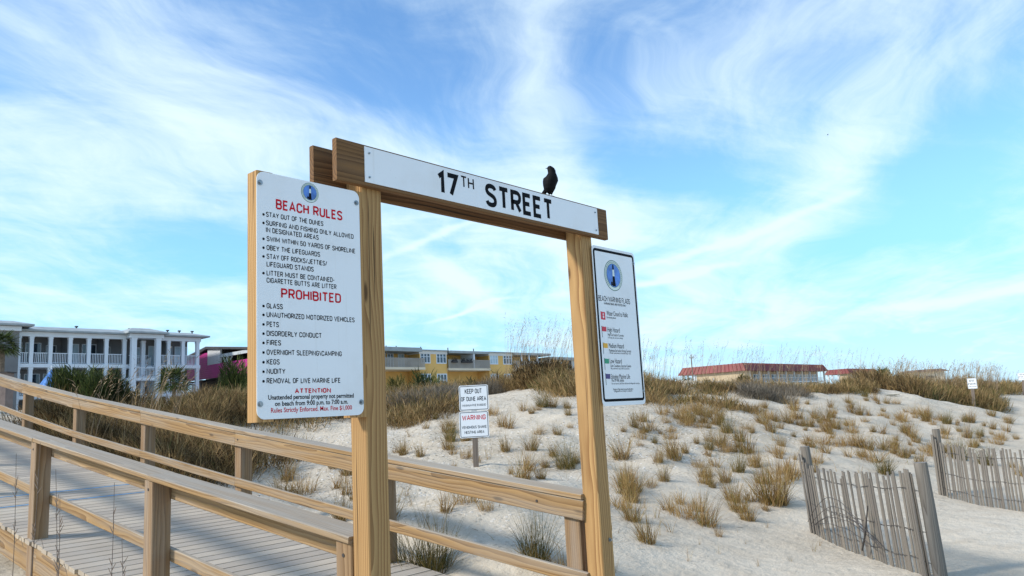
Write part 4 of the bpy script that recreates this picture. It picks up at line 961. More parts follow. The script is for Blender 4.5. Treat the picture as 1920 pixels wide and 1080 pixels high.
# brush on the dune crest: one mass nobody could count
def scatter(polys, n):
    out = []
    while len(out) < n:
        poly = random.choice(polys); xs = [p[0] for p in poly]; ys = [p[1] for p in poly]
        x, y = random.uniform(min(xs), max(xs)), random.uniform(min(ys), max(ys))
        if inside(x, y, poly): out.append((x, y))
    return out
def brush(name, m, pts, per, h, width, t0, t1, spread=.5, r=.35, label=None):
    pts = np.array(pts); n = len(pts)*per; c = np.repeat(pts, per, 0)
    a = rng.uniform(0, 6.283, n); q = r*np.sqrt(rng.random(n)); x = c[:, 0]+q*np.cos(a); y = c[:, 1]+q*np.sin(a)
    z = ground(x, y)-.03
    hh = np.repeat(rng.uniform(h[0], h[1], len(pts)), per)*rng.uniform(.5, 1.15, n)
    tt = np.clip(np.repeat(rng.uniform(t0, t1, len(pts)), per)+rng.normal(0, .16, n), 0, 1)
    V, Fq, T = blades(np.stack([x, y, z], 1), a+rng.normal(0, .8, n), np.abs(rng.normal(0, spread, n)), hh, np.full(n, width)*rng.uniform(.6, 1.4, n), rng.uniform(0, .9, n), tt, 3)
    o = bpy.data.objects.new(name, mesh_from(V, Fq, T, name, m)); COL.objects.link(o); return tag(o, label, kind='stuff')
def world_poly(pxs): return [tuple(hit(*p)[:2]) for p in pxs]
def fan(lo, hi, step):
    return list(np.arange(lo, hi, step))
# strips of ground (metres) covered by the brush, measured along the crest
def strip(pxa, Da, pxb, Db, depth, n):
    """points over a strip from a to b, running back 'depth' metres"""
    A, B = atd(pxa[0], pxa[1], Da)[:2], atd(pxb[0], pxb[1], Db)[:2]; out = []
    for _ in range(n):
        f = random.random(); P = A*(1-f)+B*f; v = P-CAM[:2]; v /= np.linalg.norm(v); out.append(P+v*depth*random.random())
    return out
def scrub(name, m, pts, rad, h, per, t0, t1, label, width=.011, ln=(.12, .30), up=.55):
    """low twiggy mounds: short blades and twigs spread through the volume of every mound"""
    pts = np.array(pts); N = len(pts); n = N*per
    R0 = np.repeat(rng.uniform(rad[0], rad[1], N), per); H0 = np.repeat(rng.uniform(h[0], h[1], N), per); c = np.repeat(pts, per, 0)
    u = rng.normal(size=(n, 3)); u[:, 2] = np.abs(u[:, 2]); u /= np.linalg.norm(u, axis=1)[:, None]; q = rng.random(n)**.5
    x = c[:, 0]+u[:, 0]*q*R0; y = c[:, 1]+u[:, 1]*q*R0; z = ground(x, y)+u[:, 2]*q*H0*.85-.05
    az = np.arctan2(u[:, 1], u[:, 0])+rng.normal(0, .9, n); lean = np.abs(rng.normal(up, .45, n))
    tt = np.clip(np.repeat(rng.uniform(t0, t1, N), per)+rng.normal(0, .20, n), 0, 1)
    V, Fq, T = blades(np.stack([x, y, z], 1), az, lean, rng.uniform(ln[0], ln[1], n), np.full(n, width*1.25)*rng.uniform(.5, 1.6, n), rng.uniform(0, 1.0, n), tt, 2)
    o = bpy.data.objects.new(name, mesh_from(V, Fq, T, name, m)); COL.objects.link(o); return tag(o, label, kind='stuff')
scrub('dune_brush', M['brush'], strip((440, 775), 16.5, (880, 765), 18.5, 3.5, 130)+strip((735, 790), 16, (860, 780), 16.8, 1.4, 20), (.3, .65), (.16, .36), 230, .25, .9, 'brown scrub covering the dune crest behind the left gate post')
scrub('dune_brush', M['brush'], strip((920, 738), 20.5, (1230, 745), 18.5, 3.5, 130)+strip((1020, 745), 19, (1110, 765), 17.2, 1.5, 28), (.3, .7), (.3, .7), 260, .3, .9, 'tall brown scrub on the dune crest behind the right gate post')
scrub('dune_brush', M['brush'], strip((1190, 745), 19, (1640, 733), 25, 2.2, 120)+strip((1200, 765), 17.6, (1420, 765), 18.2, 1.0, 16), (.25, .6), (.14, .30), 200, .3, .85, 'straw brown scrub along the crest below the red roof')
scrub('dune_brush', M['brush'], strip((1625, 724), 26.5, (1840, 736), 32, 4, 200)+strip((1705, 738), 26.5, (1860, 752), 30, 2.5, 90)+strip((1700, 756), 25, (1790, 768), 28, 3, 30)+strip((1830, 730), 38, (1930, 728), 46, 8, 60), (.4, .9), (.40, .85), 280, .25, .9, 'golden brown scrub on the far right dune', width=.015, ln=(.2, .5), up=.35)
scrub('dune_brush', M['greybrush'], strip((1385, 741), 20.3, (1490, 738), 21.5, 1.5, 26)+strip((735, 770), 17.5, (850, 766), 18, 1.5, 30)+strip((880, 745), 19.5, (930, 740), 20, 1, 8), (.3, .6), (.25, .45), 300, .1, .9, 'grey leafless scrub patches along the crest', width=.008)
def thicket_pts(n):
    out = []
    for _ in range(n):
        y = 7.3+7.7*random.random(); x = 2.75+abs(random.gauss(0, 1.1)); out.append((x, y))
    return out
scrub('thicket_grass', M['brush'], thicket_pts(140), (.3, .7), (.4, .8), 300, .12, .7, 'dark tangled grass thicket behind the far handrail', up=.5, ln=(.18, .42), width=.009)
scrub('thicket_grass', M['brush'], strip((190, 800), 12.5, (360, 790), 13.5, 4, 70)+strip((340, 790), 15.5, (480, 785), 17, 3, 42), (.3, .7), (.14, .36), 240, .2, .95, 'straw brown thicket below the white building and the purple house', up=.3, ln=(.2, .45), width=.010)

def sea_oats(name, pts, h, label, lean=.16, width=.008, head=.16):
    pts = np.array(pts); n = len(pts); z = ground(pts[:, 0], pts[:, 1])
    az = rng.normal(-.75, .9, n); L = rng.uniform(h[0], h[1], n); tint = rng.random(n); ln = np.abs(rng.normal(0, lean, n)); dr = rng.uniform(.05, .45, n)
    b = np.stack([pts[:, 0], pts[:, 1], z], 1)
    parts = [blades(b, az, ln, L, np.full(n, width), dr, tint, 5)]
    # seed heads: short drooping sprays near the tip
    seg = 5; k = np.arange(seg+1)/seg; ang = ln[:, None]+dr[:, None]*k**1.5
    rad = np.sum(np.sin(ang[:, 1:]), 1)*L/seg; hg = np.sum(np.cos(ang[:, 1:]), 1)*L/seg
    tip = np.stack([b[:, 0]+rad*np.cos(az), b[:, 1]+rad*np.sin(az), b[:, 2]+hg], 1)
    for q in range(4):
        s = tip-np.stack([np.cos(az)*np.sin(ang[:, -1]), np.sin(az)*np.sin(ang[:, -1]), np.cos(ang[:, -1])], 1)*(L*.05*q)[:, None]
        parts.append(blades(s, az+rng.normal(0, .8, n), rng.uniform(.3, 1.0, n), np.full(n, head)*rng.uniform(.5, 1.1, n), np.full(n, width*1.5), rng.uniform(.4, 1.2, n), tint, 2))
    V, Fq, T = join(parts); o = bpy.data.objects.new(name, mesh_from(V, Fq, T, name, M['oats'])); COL.objects.link(o); return tag(o, label, kind='stuff')
sea_oats('sea_oats', strip((945, 735), 21, (1075, 745), 20, 4, 210), (1.2, 2.1), 'tall thin sea oats rising above the crest inside the gate')
sea_oats('sea_oats', strip((1150, 745), 19, (1260, 742), 20, 4, 80)+strip((1260, 742), 21, (1640, 728), 26, 6, 300), (.7, 1.4), 'thin sea oats standing in front of the red roof')
sea_oats('sea_oats', strip((1660, 726), 27, (1870, 735), 33, 5, 700)+strip((1850, 722), 42, (1930, 722), 48, 6, 60), (.8, 1.5), 'pale sea oats fringe on top of the far right dune', width=.012)
sea_oats('sea_oats', strip((130, 800), 11.5, (330, 790), 13, 3, 60), (1.1, 1.8), 'pale dry stalks in front of the green shrubs on the left', width=.011)

# tall bare stalks and arching blades in front of the near handrail
def stalk_plant(px, D, top_px, label):
    b = atd(px[0], px[1], D); zb = gz(b[0], b[1]); base = np.array([b[0], b[1], zb]); tp = atd(top_px[0], top_px[1], D*.99)
    t = thing('dry_stalk', base, label, 'dry stalk', 'bare stalks before the near handrail'); mb = MB()
    n = 7; pts = [base*(1-k/n)+tp*(k/n)+RT*.03*math.sin(k/n*3.1) for k in range(n+1)]
    mb.tube(pts, [.0028-.0018*k/n for k in range(n+1)], 5, .4)
    for k in (3, 4, 5):
        q = pts[k]; mb.tube([q, q+RT*.03+np.array([0, 0, .03]), q+RT*.045+np.array([0, 0, -.02])], [.0016, .0014, .0008], 4, .6)
    mb.build('stem', M['stalk'], t)
    for k in (5, 6):
        h = MB(); q = pts[k]
        for j in range(5): h.tube([q+np.array([0, 0, .02*j]), q+RT*random.uniform(-.02, .02)+np.array([0, 0, .02*j+.03])], [.0025, .001], 4, .8)
        h.build('seed_head', M['stalk'], t)
for args in [((20, 1085), 3.6, (75, 830), 'leftmost tall bare stalk before the near handrail, leaning right'), ((85, 1085), 3.5, (112, 930), 'short bare stalk before the first rail post'),
             ((172, 1085), 3.3, (214, 905), 'bent bare stalk right of the first rail post'), ((4, 1085), 3.9, (30, 850), 'stalk at the very left picture edge'),
             ((96, 1090), 3.4, (104, 880), 'upright bare stalk just right of the first rail post'), ((215, 1090), 3.2, (228, 1010), 'short stalk between the two front rail posts')]:
    stalk_plant(*args)
def blade_clump(px, D, h, kind, label):
    b = atd(px[0], px[1], D); P = (b[0], b[1]); put_tuft(P, kind, h, label, 'grass clumps before the near handrail')
blade_clump((60, 1150), 3.9, .55, 'dry', 'orange arching grass at the foot of the first rail post')
blade_clump((130, 1190), 3.3, .50, 'thin', 'thin grass before the boardwalk edge at the lower left')
blade_clump((20, 1110), 4.2, .45, 'thin', 'grass at the lower left corner below the deck edge')

# ------------------------------------------------------------------ shrubs and palms
def shrub(px, D, wpx, hpx, label, m='leaf', spiky=True, base_drop=.2, dens=1.0):
    b = atd(px[0], px[1], D); g = gz(b[0], b[1]); W = wpx*D/F_PX/2; top = b[2]+hpx*D/F_PX; H = top-g
    t = thing('shrub', (b[0], b[1], g), label, 'shrub', 'shrubs on and behind the dunes'); n = int(1500*dens)
    u = rng.normal(size=(n, 3)); u /= np.linalg.norm(u, axis=1)[:, None]; q = rng.random(n)**.45
    lump = 1+.35*np.sin(u[:, 0]*5+px[0])*np.cos(u[:, 1]*4+px[0]*.3)
    c = u*(q*lump)[:, None]; P = np.stack([b[0]+c[:, 0]*W, b[1]+c[:, 1]*W*.8, g+H*.50+c[:, 2]*H*.42], 1); P[:, 2] = np.maximum(P[:, 2], g+.05)
    az = np.arctan2(c[:, 1], c[:, 0])+rng.normal(0, .7, n)
    ln = np.abs(rng.normal(.35, .35, n)) if spiky else np.abs(rng.normal(.9, .5, n))
    tint = np.clip(.30+.30*np.sin(P[:, 0]*3.1+1)*np.sin(P[:, 1]*2.7)+rng.normal(0, .22, n), 0, 1)
    V, Fq, T = blades(P, az, ln, H*rng.uniform(.10, .22, n), np.full(n, max(.012, .0011*D))*rng.uniform(.6, 1.5, n), rng.uniform(0, .8, n), tint, 3)
    V = V-np.array([b[0], b[1], g]); o = bpy.data.objects.new('foliage', mesh_from(V, Fq, T, 'foliage', M[m])); COL.objects.link(o); o.parent = t
    mb = MB()
    for k in range(9):
        a = 2*math.pi*k/9; e = np.array([b[0]+W*.55*math.cos(a), b[1]+W*.45*math.sin(a), g+H*random.uniform(.5, .8)]); s0 = np.array([b[0]+.1*math.cos(a), b[1]+.1*math.sin(a), g-.05])
        mb.tube([s0, (s0+e)/2+np.array([0, 0, .1*H]), e], [.02, .014, .006], 5)
    mb.build('stems', M['bark'], t)
shrub((140, 748), 17, 96, 60, 'dense dark green spiky shrub behind the rail, left of the stair tower', dens=2.4)
shrub((195, 750), 16, 80, 56, 'olive green spiky shrub with straw stalks in front of the stair tower', dens=2.2)
shrub((240, 765), 16.5, 50, 36, 'low straw-tipped shrub right of the two green shrubs', m='olive', dens=.8)
shrub((437, 735), 24, 56, 62, 'dark green shrub beside the purple house, touching the sign', dens=1.2)
shrub((410, 752), 22, 34, 26, 'low green shrub at the foot of the purple house', dens=.6)
shrub((795, 722), 30, 66, 26, 'green spiky shrub below the first yellow wall', dens=1.0)
shrub((745, 725), 28, 40, 20, 'olive shrub beside the left gate post under the balcony', m='olive', dens=.6)
shrub((880, 728), 28, 50, 18, 'pale olive shrub under the middle balcony', m='olive', dens=.6)
shrub((1022, 742), 20.5, 136, 68, 'tall reddish brown bush on the crest inside the gate', m='brush', dens=3.2)
shrub((1657, 708), 60, 26, 20, 'round dark green bush at the right end of the red roof', dens=.7)
shrub((1395, 716), 30, 30, 14, 'yellow-green bush below the corner of the red roof', m='olive', dens=.5)
shrub((1288, 722), 45, 26, 16, 'small dark green bush under the left eave of the red roof', dens=.5)
shrub((1325, 722), 42, 18, 10, 'small dark bush before the beige wall', dens=.4)
shrub((1018, 757), 19.5, 50, 12, 'low dark sprawling shrub on the sand below the brown bush', m='leaf', spiky=False, dens=.5)
shrub((1675, 762), 24.5, 30, 14, 'low grey-green shrub on the bare crest at the right', m='leaf', spiky=False, dens=.4)

def palm(px, D, top_py, r, label, trunk_r=.16, nleaf=64, drop=.0):
    b = atd(px[0], px[1], D); g = min(gz(b[0], b[1]), b[2]); top = atd(px[0], top_py, D)
    t = thing('cabbage_palm', (b[0], b[1], g), label, 'palm', 'fan palms by the white building')
    H = top[2]-r*.85
    mb = MB(); k = 10; pts = [np.array([b[0]+.06*math.sin(i), b[1], g-.1+(H-g+.1)*i/k]) for i in range(k+1)]
    mb.tube(pts, [trunk_r*(1.0+.12*(i % 2)) for i in range(k+1)], 9); mb.build('trunk', M['bark'], t)
    crown = np.array([b[0], b[1], H]); parts = []; pet = MB()
    for i in range(nleaf):
        az = 2.399963*i; el = math.asin(max(-.65, min(.98, -.55+1.5*(i+.5)/nleaf)))
        d = np.array([math.cos(az)*math.cos(el), math.sin(az)*math.cos(el), math.sin(el)]); hub = crown+d*r*.55
        pet.tube([crown, (crown+hub)/2+np.array([0, 0, .04]), hub], .018, 4, .5)
        m_ = 15; sd = np.cross(d, (0, 0, 1.0)); sd /= np.linalg.norm(sd)+1e-9
        for q in np.linspace(-1.9, 1.9, m_):
            v = d*math.cos(q)+sd*math.sin(q); v = v/np.linalg.norm(v); v[2] -= .18
            azb = math.atan2(v[1], v[0]); lean = math.acos(max(-1, min(1, v[2]/np.linalg.norm(v))))
            parts.append((hub, azb, lean, r*random.uniform(.42, .58), random.uniform(.1, .9)))
    B = np.array([p[0] for p in parts]); V, Fq, T = blades(B, np.array([p[1] for p in parts]), np.array([p[2] for p in parts]), np.array([p[3] for p in parts]), np.full(len(parts), max(.05, .0017*D)), np.full(len(parts), .5)*rng.random(len(parts)), np.array([p[4] for p in parts]), 3)
    o = bpy.data.objects.new('crown', mesh_from(V-np.array([b[0], b[1], g]), Fq, T, 'crown', M['palm_leaf'])); COL.objects.link(o); o.parent = t
    pet.build('leaf_stalks', M['bark'], o) if False else None
palm((325, 745), 72, 683, 1.9, 'small fan palm in front of the balconies of the white building')
palm((-2, 745), 55, 616, 1.35, 'fan palm cut off by the left picture edge', trunk_r=.2)

# ------------------------------------------------------------------ buildings beyond the dunes
def Wb(t, mname, mats, rows, fr=None, parent=None):
    mb = MB()
    for r in rows: mb.box(*r[:6], fr=fr, mi=r[6] if len(r) > 6 else 0)
    return mb.build(mname, mats, parent or t)
def railing(t, x0, x1, y, z, h=1.07, step=.14, m='white_paint'):
    mb = MB(); mb.box(x0, x1, y-.03, y+.03, z+h-.06, z+h); mb.box(x0, x1, y-.02, y+.02, z+.08, z+.13)
    n = max(2, int((x1-x0)/step))
    for i in range(1, n):
        x = x0+(x1-x0)*i/n; mb.box(x-.022, x+.022, y-.018, y+.018, z+.13, z+h-.06)
    return mb.build('railing', M[m], t)
def window(t, x0, x1, y, z0, z1, n=2, frame='white_paint', pane='glass', name='window', fw=.07, bars=False):
    """framed glazing on a wall whose face is y (seen from -y)"""
    mb = MB(); mb.box(x0, x1, y-.05, y+.03, z1-fw, z1); mb.box(x0, x1, y-.05, y+.03, z0, z0+fw)
    for k in range(n+1):
        x = x0+(x1-x0-fw)*k/n; mb.box(x, x+fw, y-.048, y+.03, z0+fw, z1-fw)
    if bars: mb.box(x0+fw, x1-fw, y-.044, y+.02, (z0+z1)/2-.03, (z0+z1)/2+.03)
    o = mb.build(name, M[frame], t)
    mb = MB(); mb.box(x0+.02, x1-.02, y-.02, y-.012, z0+.02, z1-.02); mb.build('pane', M[pane], o)
    return o
def white_building():
    Y = 79.5; X = lambda px, py=680: float(aty(px, py, Y)[0])
    t = thing('white_apartment_building', (30, Y, 1.2), 'white three-storey apartment building with columned balconies and a stair tower', 'building')
    xL, xS0, xS1, xR = X(30), X(240), X(293), X(373)
    S2a, S2, S3a, S3, EV = 5.3, 5.62, 8.3, 8.65, 11.25
    xs_main = [X(p) for p in (34, 57.8, 94, 131, 166, 199, 233)]; xs_r = [X(p) for p in (293, 316, 343, 370.5)]
    # rear wall, party walls, slabs
    Wb(t, 'wall', [M['shaded_balcony_wall']], [(xL-6, xR-.2, Y+2.4, Y+12, .6, EV+.5), (xL-6, xL-.05, Y-.8, Y+2.4, .6, EV+.4)]+
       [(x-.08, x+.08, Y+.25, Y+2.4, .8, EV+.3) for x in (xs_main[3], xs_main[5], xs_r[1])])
    Wb(t, 'floor_slab', [M['white_paint']], [(xL, xS0, Y-.12, Y+2.398, S3a, S3), (xL, xS0, Y-.12, Y+2.398, S2a, S2), (xS1, xR+.1, Y-.12, Y+2.398, S3a, S3), (xS1, xR+.1, Y-.12, Y+2.398, S2a, S2),
       (xS0-.1, xS1, Y-.9, Y+2.396, 6.95, 7.27), (xS0-.1, xS1, Y+.9, Y+2.396, S3a+.02, S3), (xS0-.1, xS1, Y-.9, Y+2.396, 4.2, 4.5)])
    def columns(xs, y, z0, z1, w=.34):
        for x in xs:
            mb = MB(); mb.box(x-w/2, x+w/2, y, y+w, z0, z1); mb.box(x-w/2-.03, x+w/2+.03, y-.03, y+w+.03, z1-.2, z1-.002); mb.build('column', M['white_paint'], t)
    columns(xs_main[:1]+xs_main[1:], Y-.05, S3, EV); columns(xs_main, Y-.05, S2, S3a); columns(xs_main, Y-.05, 1.0, S2a)
    columns(xs_r[1:], Y-.05, S3, EV); columns(xs_r[1:], Y-.05, S2, S3a); columns(xs_r[1:], Y-.05, 1.0, S2a)
    columns([xS0+.2, xS1-.2], Y-1.0, 1.0, EV+.1, .5); columns([xS1-1.1], Y+.6, 1.0, EV, .4)
    for a, b in zip(xs_main[:-1], xs_main[1:]):
        railing(t, a+.21, b-.21, Y+.1, S3); railing(t, a+.21, b-.21, Y+.1, S2)
    for a, b in zip(xs_r[:-1], xs_r[1:]):
        railing(t, a+.21, b-.21, Y+.1, S3); railing(t, a+.21, b-.21, Y+.1, S2); 
    railing(t, xS0+.45, xS1-.45, Y-.75, 7.27); railing(t, xS0+.45, xS1-.45, Y+1.0, S3); railing(t, xS0+.45, xS1-.45, Y-.75, 4.5); railing(t, xL-3, xL-.5, Y-1.2, 6.0)
    # stair flights
    mb = MB(); fr = lambda a, d, b: (a, d, b)
    mb.prism([(xS0+.6, 7.3), (xS0+2.9, S3), (xS0+2.9, S3+.95), (xS0+.6, 8.2)], fr, Y+1.3, Y+1.5); mb.prism([(xS0+.6, 4.5), (xS0+2.9, 6.95), (xS0+2.9, 7.9), (xS0+.6, 5.4)], fr, Y+1.6, Y+1.8); mb.build('stair', M['grey_stucco'], t)
    # eaves beam and low hipped roof with gutter
    Wb(t, 'eaves_beam', [M['white_paint']], [(xL, xS0-.3, Y-.15, Y+.4, EV, EV+.42), (xS1+.3, xR+.15, Y-.15, Y+.4, EV, EV+.42), (xS0-.3, xS1+.3, Y-1.1, Y+.4, EV+.1, EV+.5), (xL-6, xL-.0, Y-1.2, Y+.4, EV+.35, EV+.75)])
    mb = MB()
    def roof(x0, x1, y0, y1, z, rise):
        V = [(x0, y0, z), (x1, y0, z), (x1, y1, z), (x0, y1, z), (x0, y0, z+.16), (x1, y0, z+.16), (x1, y1, z+.16), (x0, y1, z+.16), (x0+1.2, y0+2.2, z+.16+rise), (x1-1.2, y0+2.2, z+.16+rise), (x1-1.2, y1, z+.16+rise), (x0+1.2, y1, z+.16+rise)]
        mb.add(V, [(0, 3, 2, 1), (0, 1, 5, 4), (1, 2, 6, 5), (2, 3, 7, 6), (3, 0, 4, 7), (4, 5, 9, 8), (5, 6, 10, 9), (7, 4, 8, 11), (8, 9, 10, 11), (6, 7, 11, 10)])
    roof(xL-.2, xS0+.5, Y-.75, Y+12, EV+.43, .55); roof(xS0-.7, xS1+.6, Y-1.7, Y+11.9, EV+.52, .6); roof(xS1+.2, xR+.9, Y-.75, Y+11.8, EV+.44, .5); roof(xL-8, xL+.9, Y-1.8, Y+11.7, EV+.78, .5)
    rf = mb.build('roof', M['roof_grey'], t)
    for (px, py) in ((143, 620), (243, 620), (269, 621), (314, 626), (336, 630), (360, 632), (27, 611)):
        mb = MB(); q = aty(px, py, Y+2); mb.tube([(q[0], Y+2, EV+.6), (q[0], Y+2, EV+1.35)], [.09, .07], 8); mb.box(q[0]-.13, q[0]+.13, Y+1.87, Y+2.13, EV+1.3, EV+1.42); mb.build('roof_vent', M['dark_roof'], rf)
    # glazing: balcony doors of every flat
    kinds = ['glass', 'glass', None, 'curtain', 'glass', None]
    for i, (a, b) in enumerate(zip(xs_main[:-1], xs_main[1:])):
        for z in (S3, S2):
            if kinds[i] or z == S2: window(t, a+.15, b-.12, Y+2.4, z+.03, z+2.25, 2, pane=kinds[i] or 'glass', name='balcony_door')
            else: window(t, a+.3, a+1.25, Y+2.4, z+.03, z+2.05, 1, pane='glass', name='entrance_door', frame='grey_stucco')
    for i, (a, b) in enumerate(zip(xs_r[:-1], xs_r[1:])):
        for z in (S3, S2): window(t, a+.15, b-.12, Y+2.4, z+.03, z+2.25, 2, pane='curtain' if i != 1 else 'glass', name='balcony_door')
    window(t, xS0+1.6, xS1-.7, Y+2.4, S3+.9, S3+2.05, 1, pane='curtain')
    mb = MB(); mb.tube([(xL+.05, Y-.25, EV+.4), (xL+.05, Y-.25, 3.0)], .07, 8); mb.build('downpipe', M['white_paint'], t)
white_building()

def purple_house():
    X = 41.2; t = thing('purple_house', (X, 80, 1.2), 'purple-sided beach house with a dark roof and open corner porch beside the white building', 'house')
    q = lambda px, py: atx(px, py, X)
    yA, yB = q(375, 690)[1], q(389, 690)[1]; yC = q(413, 670)[1]; yE = 68.0; zf = 6.9; zr = q(375, 687)[2]; zt = q(389, 655)[2]
    zfl = q(375, 712)[2]
    back = X+9
    Wb(t, 'wall', [M['magenta']], [(X, X+.2, yE, 92, zfl, zr-.02), (X+.01, X+.21, yB, 92, zr-.02, zt-.4), (X+.3, back, yE, yE+.2, zfl, zr), (X+.2, X+.35, yB, 92, zr-.1, zt-.4)])
    Wb(t, 'white_panel_wall', [M['white_siding']], [(X-.02, X+.2, yC, yB-.02, zr-.02, zt)])
    Wb(t, 'porch_shade_backing', [M['dark_and_shade']], [(X+4, X+4.2, yE, 92, zfl-5, zt), (X+.4, back, yC, yC+.2, zr-.4, zt), (X+.6, back, yE, 92, zfl-.3, zfl-.02), (X+2.2, X+2.4, yE, 92, 0, zfl)])  # dark colour stands in for shade in the porch and under the floor
    mb = MB(); fr = lambda a, d, b: (X+d, a, b)
    y4 = q(461, 655)[1]; r1, r2, u2 = q(389, 650)[2], q(461, 650.5)[2], q(461, 655)[2]; ex = (yE-1-yB)/(y4-yB); rE, uE = r1+(r2-r1)*ex, zt+(u2-zt)*ex
    mb.prism([(92, zt-1.5), (yB+1.2, zt-.25), (yB, zt+.02), (yE-1, uE), (yE-1, rE), (yB, r1), (yB+1.6, r1-.25), (92, zt-.9)], fr, -.25, 9); mb.build('roof', M['dark_roof'], t)
    Wb(t, 'porch_beam', [M['grey_stucco']], [(X-.1, X+.1, yE, yC, u2-.42, u2-.06)])
    for y in (q(427, 665)[1], yE+.2):
        mb = MB(); mb.box(X-.1, X+.1, y-.12, y+.12, zr-.05, u2-.421)
        for s in (-1, 1): mb.board((X, y+s*.13, u2-1.35), (X, y+s*1.0, u2-.46), .12, .12, up=(1, 0, 0))
        mb.build('porch_post', M['grey_stucco'], t)
    for y in (yE+.3, 78, 86): Wb(t, 'pile', [M['brown_box']], [(X+.3, X+.6, y-.15, y+.15, 0, zfl)])
purple_house()

def yellow_building():
    Y = 75.0; X = lambda px, py=675: float(aty(px, py, Y)[0]); Zz = lambda px, py: float(aty(px, py, Y)[2])
    t = thing('yellow_apartment_building', (80, Y, 1.2), 'yellow apartment block with white-trimmed windows and recessed grey balconies', 'building')
    x0, xa, xb, xc, xd, xe, xf, xg = X(715), X(786), X(838), X(887), X(916.5), X(960), X(1030), X(1085)
    ZR = Zz(786, 655.6); fl = Zz(785, 690); print('yellow', ZR, fl)
    # wall blocks stand forward, balconies are recessed 2 m
    Wb(t, 'wall', [M['yellow']], [(xa, xb, Y, Y+10, .5, ZR-.55), (xd, xe, Y, Y+10, .5, ZR-.55), (x0-4, xa-.002, Y+2.4, Y+10, .5, ZR-.4), (xb+.002, xd-.002, Y+2.4, Y+10, .5, ZR-.4), (xe+.002, xf, Y+2.4, Y+10, .5, ZR-.4)])
    Wb(t, 'parapet', [M['cream_trim']], [(xa-.05, xb+.05, Y-.06, Y+10.1, ZR-.548, ZR-.12), (xd-.05, xe+.05, Y-.06, Y+10.1, ZR-.548, ZR-.12)])
    Wb(t, 'grey_end_wall', [M['grey_stucco']], [(xf+.002, xg+14, Y+.3, Y+10, .5, ZR-.9)])
    rf = Wb(t, 'roof', [M['roof_grey']], [(xa-.2, xb+.2, Y-.25, Y+10.2, ZR-.118, ZR+.02), (xd-.2, xe+.2, Y-.25, Y+10.2, ZR-.118, ZR+.02), (x0-4, xa-.21, Y-.9, Y+10, ZR-.36, ZR+.16), (xb+.21, xd-.21, Y-.4, Y+10, ZR-.36, ZR-.02), (xe+.21, xf, Y-.4, Y+10, ZR-.36, ZR-.02), (xf+.002, xg+14, Y-.1, Y+10, ZR-.898, ZR-.5)])
    for px in (739, 752, 771, 817, 868, 916): 
        x = X(px); mb = MB(); mb.tube([(x, Y+3, ZR), (x, Y+3, ZR+.75)], .07, 6); mb.build('roof_vent', M['dark_roof'], rf)
    rows = [(x0-4, xa-.01, Y-1.2), (xb+.01, xd-.01, Y-.3), (xe+.01, xf-.01, Y-.3)]
    for (a, b, y) in rows:
        Wb(t, 'balcony_slab', [M['cream']], [(a, b, y, Y+2.39, fl-.30, fl), (a, b, y, Y+2.39, fl-3.3, fl-3.0)])
        mb = MB(); n = int((b-a)/.16)
        for i in range(n): mb.box(a+.02+(b-a)*i/n, a+.02+(b-a)*(i+.72)/n, y+.04, y+.07, fl+.08, fl+1.12)
        mb.box(a, b, y+.02, y+.09, fl+1.121, fl+1.2); mb.box(a, b, y+.03, y+.08, fl+.02, fl+.079); mb.build('balcony_railing', M['rail_grey'], t)
    for px in (887,): x = X(px); Wb(t, 'column', [M['white_paint']], [(x-.14, x+.14, Y-.25, Y+2.39, fl, ZR-.362)])
    for px in (976, 990, 1006): x = X(px); Wb(t, 'column', [M['white_paint']], [(x-.1, x+.1, Y-.28, Y-.08, fl, ZR-.362)])
    for px in (1046, 1061, 1068): x = X(px); Wb(t, 'end_window', [M['dark_and_shade']], [(x-.7, x+.7, Y+.24, Y+.32, fl+.2, ZR-1.0)])
    for (a, b, pane) in ((788, 806.7, 'glass'), (818, 836.7, 'glass'), (918, 933.5, 'curtain'), (943, 959.4, 'glass')):
        window(t, X(a), X(b), Y, fl+.62, fl+2.45, 3, pane=pane, fw=.13, bars=True)
        window(t, X(a), X(b), Y, fl-2.5, fl-.75, 3, pane=pane, fw=.13, bars=True)
    # what stands at the back of the balconies
    for (a, b, pn) in ((731, 745, 'glass'), (748, 760, 'glass'), (768, 780, 'curtain'), (843, 852, 'glass'), (899, 908, 'curtain'), (963, 975, 'glass')):
        window(t, X(a), X(b), Y+2.4, fl+.05, fl+2.15, 2, pane=pn, name='balcony_door', fw=.16)
    for px in (848, 866, 876):                # planters hung on the railing
        x = X(px); mb = MB(); mb.box(x-.5, x+.5, Y-.62, Y-.32, fl+.75, fl+1.0)
        for k in range(26): 
            a = random.uniform(-.5, .5); mb.tube([(x+a, Y-.47, fl+1.0), (x+a+random.uniform(-.2, .2), Y-.47+random.uniform(-.15, .15), fl+1.0+random.uniform(.1, .5))], [.03, .012], 4)
        mb.build('planter', M['dark_and_shade'], t)
yellow_building()

